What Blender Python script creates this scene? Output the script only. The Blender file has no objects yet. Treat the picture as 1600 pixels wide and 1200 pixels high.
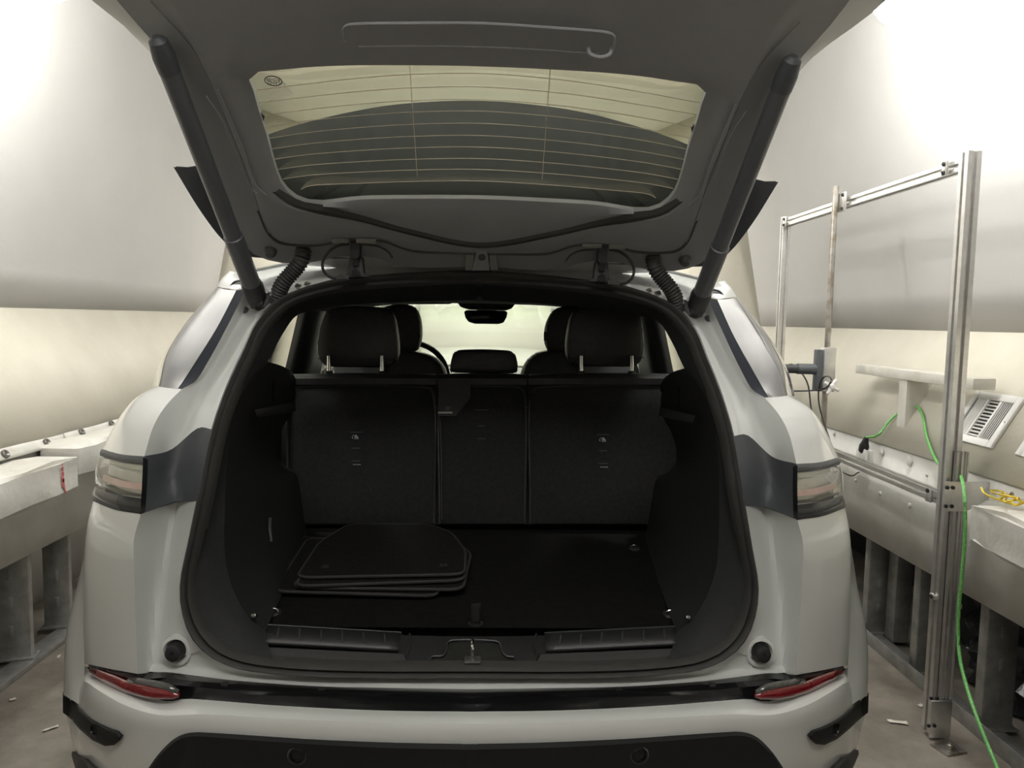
import bpy, bmesh, math, random
import numpy as np
from mathutils import Vector, Matrix
random.seed(7)
S = bpy.context.scene
COL = S.collection
# ---------------------------------------------------------------- camera
F = 1180.0
YAW, PITCH, ROLL = math.radians(2.0), -math.atan(100.0 / F), math.radians(1.03)
CAM = np.array([0.02, 0.0, 1.45])
def _axes():
    cy, sy, cp, sp = math.cos(YAW), math.sin(YAW), math.cos(PITCH), math.sin(PITCH)
    fwd = np.array([sy * cp, cy * cp, sp]); r = np.array([cy, -sy, 0.0]); u = np.cross(r, fwd)
    c, s = math.cos(ROLL), math.sin(ROLL)
    return c * r + s * u, -s * r + c * u, fwd
R_, U_, F_ = _axes()
cd = bpy.data.cameras.new('camera'); cam = bpy.data.objects.new('camera', cd); COL.objects.link(cam)
cd.sensor_width = 36.0; cd.lens = 36.0 * F / 1600.0; cd.clip_start = 0.02; cd.clip_end = 60
cam.matrix_world = Matrix(((R_[0], U_[0], -F_[0], CAM[0]), (R_[1], U_[1], -F_[1], CAM[1]), (R_[2], U_[2], -F_[2], CAM[2]), (0, 0, 0, 1)))
S.camera = cam
# ---------------------------------------------------------------- world and exposure
w = bpy.data.worlds.new('world'); S.world = w; w.use_nodes = True
w.node_tree.nodes['Background'].inputs[0].default_value = (0.9, 0.92, 1.0, 1)
w.node_tree.nodes['Background'].inputs[1].default_value = 0.02
S.view_settings.view_transform = 'Standard'; S.view_settings.look = 'None'
S.view_settings.gamma = 1.0; S.view_settings.use_curve_mapping = False
S.view_settings.exposure = -0.12
LAMP_SIDE, LAMP_CEIL, FILL_FRONT, FILL_BACK = 132.0, 44.0, 40.0, 15.0     # emission: side and ceiling luminaires, added front and back fill panels
# ---------------------------------------------------------------- tracing: a photo point and its real depth give a place in the room
def ray(px, py):
    return R_ * ((px - 800) / F) + U_ * (-(py - 600) / F) + F_
def P(px, py, Y):
    d = ray(px, py); return Vector(CAM + d * ((Y - CAM[1]) / d[1]))
def PX(px, py, X):
    d = ray(px, py); return Vector(CAM + d * ((X - CAM[0]) / d[0]))
def PZ(px, py, Z):
    d = ray(px, py); return Vector(CAM + d * ((Z - CAM[2]) / d[2]))
def PL(px, py, p0, n):
    d = Vector(ray(px, py)); c = Vector(CAM); n = Vector(n)
    return c + d * ((Vector(p0) - c).dot(n) / d.dot(n))
def PS(l): return [P(*a) for a in l]
# ---------------------------------------------------------------- materials
MATS = {}
def mat(name, col, rough=0.5, metal=0.0, coat=0.0, spec=0.5, noise=None, bump=None, alt=None, sheen=0.0):
    """procedural material: base colour, broken up by noise towards alt; bump = (scale, strength)"""
    m = bpy.data.materials.new(name); m.use_nodes = True; nt = m.node_tree; b = nt.nodes['Principled BSDF']
    c4 = (*col, 1)
    b.inputs['Base Color'].default_value = c4; b.inputs['Roughness'].default_value = rough
    b.inputs['Metallic'].default_value = metal; b.inputs['Coat Weight'].default_value = coat
    b.inputs['Coat Roughness'].default_value = 0.04; b.inputs['Specular IOR Level'].default_value = spec
    if sheen: b.inputs['Sheen Weight'].default_value = sheen
    tc = nt.nodes.new('ShaderNodeTexCoord')
    if noise:
        sc, det, lo, hi = noise
        n = nt.nodes.new('ShaderNodeTexNoise'); n.inputs['Scale'].default_value = sc; n.inputs['Detail'].default_value = det
        n.inputs['Roughness'].default_value = 0.6
        r = nt.nodes.new('ShaderNodeValToRGB'); r.color_ramp.elements[0].position = lo; r.color_ramp.elements[1].position = hi
        r.color_ramp.elements[0].color = (*(alt or [c * 0.7 for c in col]), 1); r.color_ramp.elements[1].color = c4
        nt.links.new(tc.outputs['Object'], n.inputs['Vector']); nt.links.new(n.outputs['Fac'], r.inputs['Fac'])
        nt.links.new(r.outputs['Color'], b.inputs['Base Color'])
    if bump:
        n2 = nt.nodes.new('ShaderNodeTexNoise'); n2.inputs['Scale'].default_value = bump[0]; n2.inputs['Detail'].default_value = 4
        bp = nt.nodes.new('ShaderNodeBump'); bp.inputs['Strength'].default_value = bump[1]; bp.inputs['Distance'].default_value = 0.01
        nt.links.new(tc.outputs['Object'], n2.inputs['Vector']); nt.links.new(n2.outputs['Fac'], bp.inputs['Height'])
        nt.links.new(bp.outputs['Normal'], b.inputs['Normal'])
    MATS[name] = m; return m
def mat_glass(name, tint, rough=0.0, ior=1.45):
    """thin pane: tinted see-through plus a fresnel reflection"""
    m = bpy.data.materials.new(name); m.use_nodes = True; nt = m.node_tree; nt.nodes.clear()
    o = nt.nodes.new('ShaderNodeOutputMaterial'); t = nt.nodes.new('ShaderNodeBsdfTransparent'); g = nt.nodes.new('ShaderNodeBsdfGlossy')
    f0 = ((ior - 1) / (ior + 1)) ** 2; lw = nt.nodes.new('ShaderNodeLayerWeight'); lw.inputs['Blend'].default_value = 0.5   # Schlick reflection, alike from both faces
    pw = nt.nodes.new('ShaderNodeMath'); pw.operation = 'POWER'; pw.inputs[1].default_value = 5.0
    ma = nt.nodes.new('ShaderNodeMath'); ma.operation = 'MULTIPLY_ADD'; ma.inputs[1].default_value = 1 - f0; ma.inputs[2].default_value = f0
    mx_ = nt.nodes.new('ShaderNodeMixShader'); t.inputs['Color'].default_value = (*[c ** .5 for c in tint], 1); g.inputs['Roughness'].default_value = rough
    g.inputs['Color'].default_value = (1, 1, 1, 1)
    nt.links.new(lw.outputs['Facing'], pw.inputs[0]); nt.links.new(pw.outputs[0], ma.inputs[0]); nt.links.new(ma.outputs[0], mx_.inputs[0])
    nt.links.new(t.outputs[0], mx_.inputs[1]); nt.links.new(g.outputs[0], mx_.inputs[2])
    nt.links.new(mx_.outputs[0], o.inputs['Surface']); MATS[name] = m; return m
def mat_emit(name, col, s):
    m = bpy.data.materials.new(name); m.use_nodes = True; b = m.node_tree.nodes['Principled BSDF']
    b.inputs['Base Color'].default_value = (*col, 1); b.inputs['Emission Color'].default_value = (*col, 1)
    b.inputs['Emission Strength'].default_value = s; MATS[name] = m; return m
# room
mat('grey_wall', (0.50, 0.49, 0.47), 0.75, noise=(1.6, 5, 0.3, 0.7), alt=(0.46, 0.45, 0.43), bump=(40, 0.05))
mat('cream_wall', (0.57, 0.538, 0.45), 0.65, noise=(3.5, 8, 0.3, 0.7), alt=(0.50, 0.47, 0.388), bump=(60, 0.06))
mat('white_paint', (0.70, 0.69, 0.65), 0.55, noise=(5, 6, 0.35, 0.6), alt=(0.60, 0.58, 0.53), bump=(50, 0.06))
mat('front_wall', (0.74, 0.73, 0.68), 0.7, noise=(1.0, 3, 0.3, 0.7), alt=(0.70, 0.69, 0.64))
mat('concrete', (0.27, 0.238, 0.20), 0.75, noise=(2.6, 10, 0.36, 0.62), alt=(0.13, 0.112, 0.09), bump=(25, 0.25))
mat('ceiling_paint', (0.62, 0.62, 0.58), 0.8, noise=(1.2, 3, 0.3, 0.7), alt=(0.58, 0.58, 0.54))
mat('galvanised', (0.42, 0.42, 0.40), 0.42, 0.7, noise=(14, 6, 0.35, 0.65), alt=(0.28, 0.28, 0.265))
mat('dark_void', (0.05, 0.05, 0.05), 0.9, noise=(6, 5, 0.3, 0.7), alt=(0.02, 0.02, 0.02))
mat('black_sheet', (0.02, 0.02, 0.022), 0.22, bump=(9, 1.0))
mat('aluminium', (0.70, 0.69, 0.67), 0.33, 0.9, noise=(30, 3, 0.3, 0.7), alt=(0.60, 0.59, 0.57))
mat('steel', (0.52, 0.50, 0.47), 0.35, 0.95, noise=(22, 6, 0.35, 0.6), alt=(0.33, 0.27, 0.2))
mat('eyelet_metal', (0.22, 0.215, 0.20), 0.4, 0.6, noise=(40, 3, 0.3, 0.7), alt=(0.14, 0.135, 0.125))
mat('canvas', (0.66, 0.65, 0.61), 0.8, noise=(4, 7, 0.32, 0.65), alt=(0.50, 0.475, 0.42), bump=(9, 0.9))
mat('red_mark', (0.5, 0.05, 0.07), 0.7, noise=(60, 4, 0.3, 0.6), alt=(0.65, 0.35, 0.33))
mat('vent_white', (0.74, 0.73, 0.70), 0.4, noise=(8, 3, 0.3, 0.7), alt=(0.70, 0.69, 0.66))
mat('wood_white', (0.66, 0.64, 0.58), 0.6, noise=(9, 5, 0.35, 0.62), alt=(0.57, 0.54, 0.47))
mat('green_cord', (0.10, 0.36, 0.09), 0.5, noise=(180, 2, 0.42, 0.5), alt=(0.22, 0.48, 0.14))
mat('black_rubber', (0.02, 0.02, 0.02), 0.5, noise=(40, 3, 0.3, 0.7), alt=(0.014, 0.014, 0.014))
mat('carbon', (0.045, 0.045, 0.045), 0.45, noise=(120, 2, 0.4, 0.6), alt=(0.03, 0.03, 0.03))
mat('yellow_cord', (0.75, 0.56, 0.04), 0.5, noise=(90, 2, 0.4, 0.6), alt=(0.6, 0.42, 0.03))
mat_glass('clear_plastic', (0.80, 0.79, 0.66), 0.02, 1.7)
mat('paper', (0.70, 0.67, 0.6), 0.8, noise=(50, 3, 0.3, 0.7), alt=(0.55, 0.5, 0.42))
mat_emit('lamp_side', (1.0, 0.99, 0.965), LAMP_SIDE)
mat_emit('lamp_ceil', (1.0, 0.985, 0.95), LAMP_CEIL)
mat_emit('fill_front', (1.0, 0.985, 0.95), FILL_FRONT)  # glow of the added front fill panel
mat_emit('fill_back', (1.0, 0.98, 0.94), FILL_BACK)  # glow of the added back fill panel
# car
mat('car_white', (0.66, 0.67, 0.65), 0.28, 0.0, 0.9, noise=(3, 2, 0.3, 0.7), alt=(0.65, 0.66, 0.64))
mat('gloss_black', (0.006, 0.006, 0.007), 0.2, 0.0, 0.1, 0.35, noise=(60, 4, 0.3, 0.7), alt=(0.009, 0.009, 0.010))
mat('pillar_edge', (0.020, 0.024, 0.034), 0.6, 0.0, 0.0, 0.03, noise=(60, 3, 0.3, 0.7), alt=(0.019, 0.022, 0.028))
mat('pillar_gloss', (0.07, 0.07, 0.075), 0.06, 0.0, 1.0, 1.0, noise=(5, 2, 0.3, 0.7), alt=(0.03, 0.03, 0.034))
mat('black_plastic', (0.028, 0.028, 0.029), 0.5, noise=(70, 3, 0.3, 0.7), alt=(0.022, 0.022, 0.023), bump=(300, 0.08))
mat('strut', (0.11, 0.115, 0.125), 0.4, noise=(20, 3, 0.3, 0.7), alt=(0.10, 0.105, 0.115))
mat('gate_trim_veiled', (0.30, 0.30, 0.31), 0.6, noise=(8, 4, 0.3, 0.7), alt=(0.275, 0.275, 0.285), bump=(350, 0.08))  # black trim lightened: veiling glare mixed into the base colour
mat('gate_dark', (0.085, 0.087, 0.092), 0.5, noise=(8, 4, 0.3, 0.7), alt=(0.075, 0.077, 0.082))
mat('spoiler_dark', (0.10, 0.105, 0.118), 0.5, noise=(8, 4, 0.3, 0.7), alt=(0.09, 0.094, 0.106))
mat('apron_black', (0.012, 0.0125, 0.013), 0.5, 0, 0, 0.3, noise=(70, 3, 0.3, 0.7), alt=(0.010, 0.0105, 0.011))
mat('grey_trim', (0.075, 0.08, 0.088), 0.5, noise=(50, 3, 0.3, 0.7), alt=(0.065, 0.07, 0.076))
mat('rubber_seal', (0.055, 0.054, 0.052), 0.55, noise=(30, 3, 0.3, 0.7), alt=(0.045, 0.044, 0.042))
mat('trim_dark', (0.028, 0.029, 0.030), 0.65, 0, 0, 0.25, noise=(90, 3, 0.3, 0.7), alt=(0.023, 0.024, 0.025), bump=(260, 0.1))
mat('sill_plastic', (0.035, 0.035, 0.035), 0.42, noise=(40, 3, 0.3, 0.7), alt=(0.028, 0.028, 0.028), bump=(200, 0.08))
mat('carpet', (0.014, 0.0135, 0.013), 0.95, 0, 0, 0.1, noise=(45, 6, 0.35, 0.65), alt=(0.009, 0.009, 0.0088), bump=(500, 0.4))
mat('mat_carpet', (0.021, 0.0205, 0.02), 0.95, 0, 0, 0.1, noise=(70, 6, 0.35, 0.65), alt=(0.014, 0.0136, 0.013), bump=(420, 0.4))
mat('mat_edge', (0.04, 0.039, 0.037), 0.85, noise=(200, 2, 0.4, 0.6), alt=(0.045, 0.043, 0.041))
mat('leather', (0.042, 0.042, 0.042), 0.45, noise=(30, 4, 0.3, 0.7), alt=(0.025, 0.025, 0.025), bump=(160, 0.12))
mat('seat_cloth', (0.024, 0.024, 0.025), 0.9, noise=(90, 5, 0.35, 0.65), alt=(0.015, 0.015, 0.016), bump=(400, 0.2))
mat('dash_and_lit_leather', (0.16, 0.165, 0.17), 0.5, noise=(30, 4, 0.3, 0.7), alt=(0.14, 0.145, 0.15))  # dashboard grey; on the front seats it stands in for light
mat('chrome', (0.85, 0.84, 0.82), 0.12, 1.0, noise=(20, 2, 0.3, 0.7), alt=(0.8, 0.79, 0.77))
mat('headliner', (0.05, 0.05, 0.052), 0.9, noise=(60, 4, 0.3, 0.7), alt=(0.043, 0.043, 0.045))
mat('print_white', (0.85, 0.85, 0.82), 0.6, noise=(60, 2, 0.3, 0.7), alt=(0.78, 0.78, 0.75))
mat('print_grey', (0.12, 0.125, 0.115), 0.6, noise=(60, 2, 0.3, 0.7), alt=(0.11, 0.115, 0.105))
mat('red_lens', (0.22, 0.008, 0.015), 0.12, 0, 0.8, noise=(120, 2, 0.4, 0.6), alt=(0.16, 0.006, 0.011))
mat('lamp_inner', (0.50, 0.50, 0.46), 0.25, 0.4, noise=(20, 3, 0.3, 0.7), alt=(0.42, 0.42, 0.39))
mat('lamp_pink', (0.60, 0.42, 0.40), 0.3, 0.2, noise=(20, 3, 0.3, 0.7), alt=(0.52, 0.36, 0.34))
mat('reverse_lens', (0.09, 0.088, 0.083), 0.2, 0, 0.5, noise=(150, 2, 0.4, 0.6), alt=(0.065, 0.063, 0.06))
mat('smoke_lens', (0.03, 0.03, 0.031), 0.12, 0, 0.0, 0.12, noise=(6, 2, 0.3, 0.7), alt=(0.022, 0.022, 0.023))
mat('heater_line', (0.62, 0.52, 0.43), 0.5, noise=(50, 2, 0.3, 0.7), alt=(0.55, 0.46, 0.38))
mat('tyre', (0.018, 0.018, 0.018), 0.75, noise=(40, 3, 0.3, 0.7), alt=(0.013, 0.013, 0.013))
mat_glass('lens_clear', (0.88, 0.87, 0.83), 0.0, 1.4)
mat_glass('gate_glass', (0.84, 0.86, 0.72), 0.0, 1.2)
mat_glass('screen_glass', (0.86, 0.91, 0.79), 0.0, 1.2)
mat_glass('side_glass', (0.88, 0.90, 0.84), 0.0, 1.2)
# ---------------------------------------------------------------- object helpers
def thing(name, label, cat, loc=(0, 0, 0), group=None):
    o = bpy.data.objects.new(name, None); COL.objects.link(o); o.location = loc; o.empty_display_size = 0.05
    o['label'] = label; o['category'] = cat
    if group: o['group'] = group
    return o
def link(name, me, m, parent=None, label=None, cat=None, group=None, kind=None, sharp=35, smooth=True):
    if m is not None:
        me.materials.clear(); me.materials.append(MATS[m])
    if smooth and len(me.polygons):
        me.polygons.foreach_set('use_smooth', [True] * len(me.polygons)); me.set_sharp_from_angle(angle=math.radians(sharp))
    o = bpy.data.objects.new(name, me); COL.objects.link(o)
    if parent is not None:
        o.parent = parent
        if parent.parent is None: o.matrix_parent_inverse = Matrix.Translation(-Vector(parent.location))
    else:
        co = np.empty(len(me.vertices) * 3); me.vertices.foreach_get('co', co); co = co.reshape(-1, 3)
        b = np.array([(co[:, 0].min() + co[:, 0].max()) / 2, (co[:, 1].min() + co[:, 1].max()) / 2, co[:, 2].min()])
        me.vertices.foreach_set('co', (co - b).ravel()); me.update(); o.location = b
    if label: o['label'] = label
    if cat: o['category'] = cat
    if group: o['group'] = group
    if kind: o['kind'] = kind
    return o
def raw(name, vs, fs, m, parent=None, **k):
    me = bpy.data.meshes.new(name); me.from_pydata([tuple(v) for v in vs], [], fs); me.validate(); me.update()
    return link(name, me, m, parent, **k)
def from_bm(name, bm, m, parent=None, **k):
    bmesh.ops.recalc_face_normals(bm, faces=bm.faces)
    me = bpy.data.meshes.new(name); bm.to_mesh(me); bm.free(); return link(name, me, m, parent, **k)
def dupe(o, off, parent=None):
    c = o.copy(); COL.objects.link(c); c.location = Vector(o.location) + Vector(off)
    if parent is not None: c.parent = parent; c.matrix_parent_inverse = o.matrix_parent_inverse.copy()
    return c
def dupe_tree(root, off, label=None):
    r = root.copy(); COL.objects.link(r); r.location = Vector(root.location) + Vector(off)
    if label: r['label'] = label
    for ch in list(root.children):
        c = ch.copy(); COL.objects.link(c); c.parent = r; c.matrix_parent_inverse = ch.matrix_parent_inverse.copy()
        for g in list(ch.children):
            d = g.copy(); COL.objects.link(d); d.parent = c; d.matrix_parent_inverse = g.matrix_parent_inverse.copy()
    return r
def cr(pts, n, ghost=None):
    """n points along a Catmull-Rom curve through pts, even in length"""
    p = np.array([tuple(q) for q in pts], float)
    if len(p) == 2 and ghost is None:
        t = np.linspace(0, 1, n)[:, None]; return [Vector(v) for v in p[0] * (1 - t) + p[1] * t]
    g_ = ghost or (2 * p[0] - p[1], 2 * p[-1] - p[-2]); q = np.vstack([tuple(g_[0]), p, tuple(g_[1])]); out = []
    for i in range(1, len(q) - 2):
        a, b, c, d = q[i - 1], q[i], q[i + 1], q[i + 2]
        t1 = np.linalg.norm(b - a) ** .5 + 1e-9; t2 = t1 + np.linalg.norm(c - b) ** .5 + 1e-9; t3 = t2 + np.linalg.norm(d - c) ** .5 + 1e-9
        for s in np.linspace(0, 1, 13)[:-1]:
            t = t1 + (t2 - t1) * s
            A1 = (t1 - t) / t1 * a + t / t1 * b; A2 = (t2 - t) / (t2 - t1) * b + (t - t1) / (t2 - t1) * c; A3 = (t3 - t) / (t3 - t2) * c + (t - t2) / (t3 - t2) * d
            B1 = (t2 - t) / t2 * A1 + t / t2 * A2; B2 = (t3 - t) / (t3 - t1) * A2 + (t - t1) / (t3 - t1) * A3
            out.append((t2 - t) / (t2 - t1) * B1 + (t - t1) / (t2 - t1) * B2)
    out.append(p[-1]); out = np.array(out)
    L = np.concatenate([[0], np.cumsum(np.linalg.norm(np.diff(out, axis=0), axis=1))]); s = np.linspace(0, L[-1], n)
    return [Vector((np.interp(v, L, out[:, 0]), np.interp(v, L, out[:, 1]), np.interp(v, L, out[:, 2]))) for v in s]
def grid_faces(r, c, closed=False):
    fs = []
    for i in range(r - 1):
        for j in range(c if closed else c - 1):
            k = (j + 1) % c; fs.append((i * c + j, i * c + k, (i + 1) * c + k, (i + 1) * c + j))
    return fs
def loft_pts(curves, n=24, sub=1, rawc=False):
    """rows of points through the given curves; sub>1 adds smooth rows between them"""
    rows = [list(c) if rawc else cr(c, n) for c in curves]; n = len(rows[0])
    if sub > 1:
        m = (len(rows) - 1) * sub + 1; cols = []
        for j in range(n): cols.append(cr([r[j] for r in rows], m))
        rows = [[cols[j][i] for j in range(n)] for i in range(m)]
    return rows
def loft(name, curves, m, parent=None, n=24, sub=1, thick=0.0, rawc=False, closed=False, **k):
    rows = loft_pts(curves, n, sub, rawc); n = len(rows[0])
    vs = [v for r in rows for v in r]; fs = grid_faces(len(rows), n, closed)
    o = raw(name, vs, fs, m, parent, **k)
    if thick: solid(o, thick)
    return o
def solid(o, t, off=0.0):
    md = o.modifiers.new('thickness', 'SOLIDIFY'); md.thickness = abs(t); md.offset = off
def mx(p): return Vector((-p[0], p[1], p[2]))
def both(fn):
    """build the left-hand part, then its mirror image"""
    fn(lambda c: [Vector(p) for p in c]); fn(lambda c: [mx(p) for p in c])
def tube(name, pts, r, m, parent=None, n=12, seg=8, closed=False, cap=True, radii=None, **k):
    p = cr(pts, n) if n else [Vector(q) for q in pts]; N = len(p); vs = []; ref = Vector((0.13, 0.21, 1)).normalized()
    for i, q in enumerate(p):
        if closed: t = (p[(i + 1) % N] - p[i - 1])
        else: t = p[min(i + 1, N - 1)] - p[max(i - 1, 0)]
        t.normalize(); a = t.cross(ref)
        if a.length < 0.15: a = t.cross(Vector((1, 0.1, 0)))
        a.normalize(); b = t.cross(a); ref = b if False else ref
        rr = radii[i] if radii else r
        for j in range(seg):
            w = 2 * math.pi * j / seg; vs.append(q + a * (rr * math.cos(w)) + b * (rr * math.sin(w)))
    fs = grid_faces(N, seg, True)
    if closed: fs += [((N - 1) * seg + j, (N - 1) * seg + (j + 1) % seg, (j + 1) % seg, j) for j in range(seg)]
    elif cap: fs += [tuple(range(seg))[::-1], tuple((N - 1) * seg + j for j in range(seg))]
    return raw(name, vs, fs, m, parent, **k)
def add_box(bm, c, d, bev=0.0, M=None, seg=2):
    t = bmesh.new(); bmesh.ops.create_cube(t, size=1.0)
    for v in t.verts: v.co = Vector((v.co.x * d[0], v.co.y * d[1], v.co.z * d[2]))
    if bev: bmesh.ops.bevel(t, geom=list(t.edges), offset=bev, segments=seg, profile=0.5, affect='EDGES')
    for v in t.verts: v.co = (M @ v.co if M else v.co) + Vector(c)
    me = bpy.data.meshes.new('tmp'); t.to_mesh(me); t.free(); bm.from_mesh(me); bpy.data.meshes.remove(me)
def box(name, c, d, m, parent=None, bev=0.004, M=None, seg=2, **k):
    bm = bmesh.new(); add_box(bm, c, d, bev, M, seg); return from_bm(name, bm, m, parent, **k)
def prism(name, poly, off, m, parent=None, bev=0.0, **k):
    """flat outline given thickness along the vector off"""
    bm = bmesh.new(); off = Vector(off); a = [bm.verts.new(p) for p in poly]; b = [bm.verts.new(Vector(p) + off) for p in poly]; n = len(a)
    bm.faces.new(a); bm.faces.new(b[::-1])
    for i in range(n): bm.faces.new((a[i], b[i], b[(i + 1) % n], a[(i + 1) % n]))
    bmesh.ops.recalc_face_normals(bm, faces=bm.faces)
    if bev: bmesh.ops.bevel(bm, geom=list(bm.edges), offset=bev, segments=2, profile=0.5, affect='EDGES')
    return from_bm(name, bm, m, parent, **k)
def frame_to(axis, up=(0, 0, 1)):
    z = Vector(axis).normalized(); x = Vector(up).cross(z)
    if x.length < 0.05: x = Vector((1, 0, 0)).cross(z)
    x.normalize(); y = z.cross(x); return Matrix((x, y, z)).transposed()
def lathe(name, c, axis, prof, m, parent=None, seg=24, **k):
    """turned shape: prof is a list of (radius, distance along axis)"""
    M = frame_to(axis); vs = []; c = Vector(c)
    for r, h in prof:
        for j in range(seg):
            w = 2 * math.pi * j / seg; vs.append(c + M @ Vector((r * math.cos(w), r * math.sin(w), h)))
    fs = grid_faces(len(prof), seg, True); fs += [tuple(range(seg))[::-1], tuple((len(prof) - 1) * seg + j for j in range(seg))]
    return raw(name, vs, fs, m, parent, **k)
def text(name, s, size, M, m, parent, depth=0.0004):
    cu = bpy.data.curves.new(name, 'FONT'); cu.body = s; cu.size = size; cu.align_x = 'CENTER'; cu.align_y = 'CENTER'; cu.extrude = depth
    o = bpy.data.objects.new(name, cu); COL.objects.link(o)
    dg = bpy.context.evaluated_depsgraph_get(); dg.update(); me = bpy.data.meshes.new_from_object(o.evaluated_get(dg))
    COL.objects.unlink(o); bpy.data.objects.remove(o); me.transform(M)
    return link(name, me, m, parent, smooth=False)
def struct(o): o['kind'] = 'structure'; return o
# ================================================================ THE ROOM
FR, FL = 1.73, -1.80                      # faces of the bench fascias
ZR, ZL = 0.945, 0.900                     # where the fascias meet the sloping panels
BR, BL = 0.510, 0.477                     # fascia bottoms
SR, SL = (2.03, 1.440), (-2.13, 1.468)    # seams between sloping panel and upper wall
Y0, Y1, YF = -2.4, 5.45, 7.3              # back wall, end of side walls, front wall
ZC = 3.15
def strip(name, sec, ya, yb, m, thick=0.03, **k):
    a = [Vector((x, ya, z)) for x, z in sec]; b = [Vector((x, yb, z)) for x, z in sec]
    n = 12; rows = [[p.lerp(q, i / n) for i in range(n + 1)] for p, q in zip(a, b)]
    o = loft(name, rows, m, rawc=True, **k); solid(o, thick, 0); return struct(o)
fl = raw('floor', [(-3.2, Y0 - .2, 0), (3.2, Y0 - .2, 0), (3.2, YF + .2, 0), (-3.2, YF + .2, 0), (-3.2, Y0 - .2, -.1), (3.2, Y0 - .2, -.1), (3.2, YF + .2, -.1), (-3.2, YF + .2, -.1)],
         [(0, 1, 2, 3), (7, 6, 5, 4), (0, 4, 5, 1), (1, 5, 6, 2), (2, 6, 7, 3), (3, 7, 4, 0)], 'concrete'); struct(fl)
def upper(sx, x0, z0):
    lean = 0.19; pts = [(x0, z0)]
    for i in range(1, 9): z = z0 + (2.80 - z0) * i / 8; pts.append((x0 - sx * lean * (z - z0), z))
    xe = pts[-1][0]
    for i in range(1, 9):
        a = math.radians(90 * i / 8 * 0.98); pts.append((xe - sx * 0.40 * (1 - math.cos(a)), 2.80 + (ZC - 2.80) * math.sin(a)))
    return pts
uR, uL = upper(1, *SR), upper(-1, *SL)
strip('wall_right', uR, Y0, Y1, 'grey_wall')
strip('wall_left', uL, Y0, Y1 + .55, 'grey_wall')
strip('wall_right_lower', [(FR, ZR), SR], Y0, YF, 'cream_wall', 0.02)
strip('wall_left_lower', [(FL, ZL), SL], Y0, YF, 'cream_wall', 0.02)
strip('trim_1', [(SR[0] - .008, SR[1] - .010), (SR[0] - .008, SR[1] + .004)], Y0, Y1, 'white_paint', 0.012)
strip('trim_2', [(SL[0] + .008, SL[1] - .010), (SL[0] + .008, SL[1] + .004)], Y0, Y1 + .55, 'white_paint', 0.012)
strip('wall_right_fascia', [(FR + .012, ZR), (FR + .012, BR)], Y0, YF, 'white_paint', 0.024)
strip('wall_left_fascia', [(FL - .012, ZL), (FL - .012, BL)], Y0, YF, 'white_paint', 0.024)
# end of the cell: angled panels on both sides of the front wall
def endpanel(name, a, b, m):
    o = loft(name, [[Vector((*a, 0)), Vector((*a, ZC + .05))], [Vector((*b, 0)), Vector((*b, ZC + .05))]], m, n=6); solid(o, .03, 0); struct(o)
endpanel('wall_front_right_corner', (2.08, Y1 - .02), (1.35, YF), 'cream_wall')
endpanel('wall_front_left_corner', (-2.18, Y1 + .53), (-1.45, YF), 'cream_wall')
endpanel('wall_front', (-1.5, YF), (1.4, YF), 'front_wall')
endpanel('wall_back', (-3.1, Y0), (3.1, Y0), 'front_wall')
xr, xl = uR[-1][0], uL[-1][0]
c_ = raw('ceiling', [(xl - .6, Y0, ZC), (xr + .6, Y0, ZC), (xr + .6, YF, ZC), (xl - .6, YF, ZC), (xl - .6, Y0, ZC + .05), (xr + .6, Y0, ZC + .05), (xr + .6, YF, ZC + .05), (xl - .6, YF, ZC + .05)],
         [(3, 2, 1, 0), (4, 5, 6, 7), (0, 1, 5, 4), (1, 2, 6, 5), (2, 3, 7, 6), (3, 0, 4, 7)], 'ceiling_paint'); struct(c_)
# space under the benches
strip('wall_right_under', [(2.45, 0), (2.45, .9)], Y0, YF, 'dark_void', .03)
strip('wall_left_under', [(-2.22, 0), (-2.22, .9)], Y0, YF, 'vent_white', .03)  # bright white stands in for light from the open space behind
def rail(name, x, w_, m):
    struct(box(name, (x, (Y0 + YF) / 2, .012), (w_, YF - Y0 - .1, .024), m, bev=.003))
    
rail('trim_3', 1.835, .09, 'galvanised'); rail('trim_4', -1.855, .09, 'galvanised')
struct(box('trim_5', (1.823 - .035, (Y0 + YF) / 2, .03), (.006, YF - Y0 - .1, .06), 'galvanised', bev=.001))
# ---------------------------------------------------------------- luminaires, with two added fill panels
def globe_lamp(c, wall, label, r=0.12):
    """opal globe on a wall arm"""
    c = Vector(c); wall = Vector(wall); t = thing('globe_lamp', label, 'lamp', c, 'globe lamps by the side walls')
    n = 14; lathe('globe', c - Vector((0, 0, r)), (0, 0, 1), [(max(.012, r * math.sin(math.pi * i / n)), r * (1 - math.cos(math.pi * i / n))) for i in range(n + 1)], 'lamp_side', t, 32)
    tube('stem', [c + Vector((0, 0, r * .95)), wall], .012, 'white_paint', t, n=2, seg=12)
    lathe('ceiling_rose', wall, (0, 0, -1), [(.06, 0), (.06, .012), (.03, .03)], 'white_paint', t, 20)
globe_lamp((1.48, 2.70, 2.62), (1.48, 2.70, 3.03), 'glowing globe lamp hanging by the right wall above the aluminium frame')
globe_lamp((-1.55, 2.78, 2.64), (-1.55, 2.78, 3.03), 'glowing globe lamp hanging by the left wall, top left of the photo')
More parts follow.
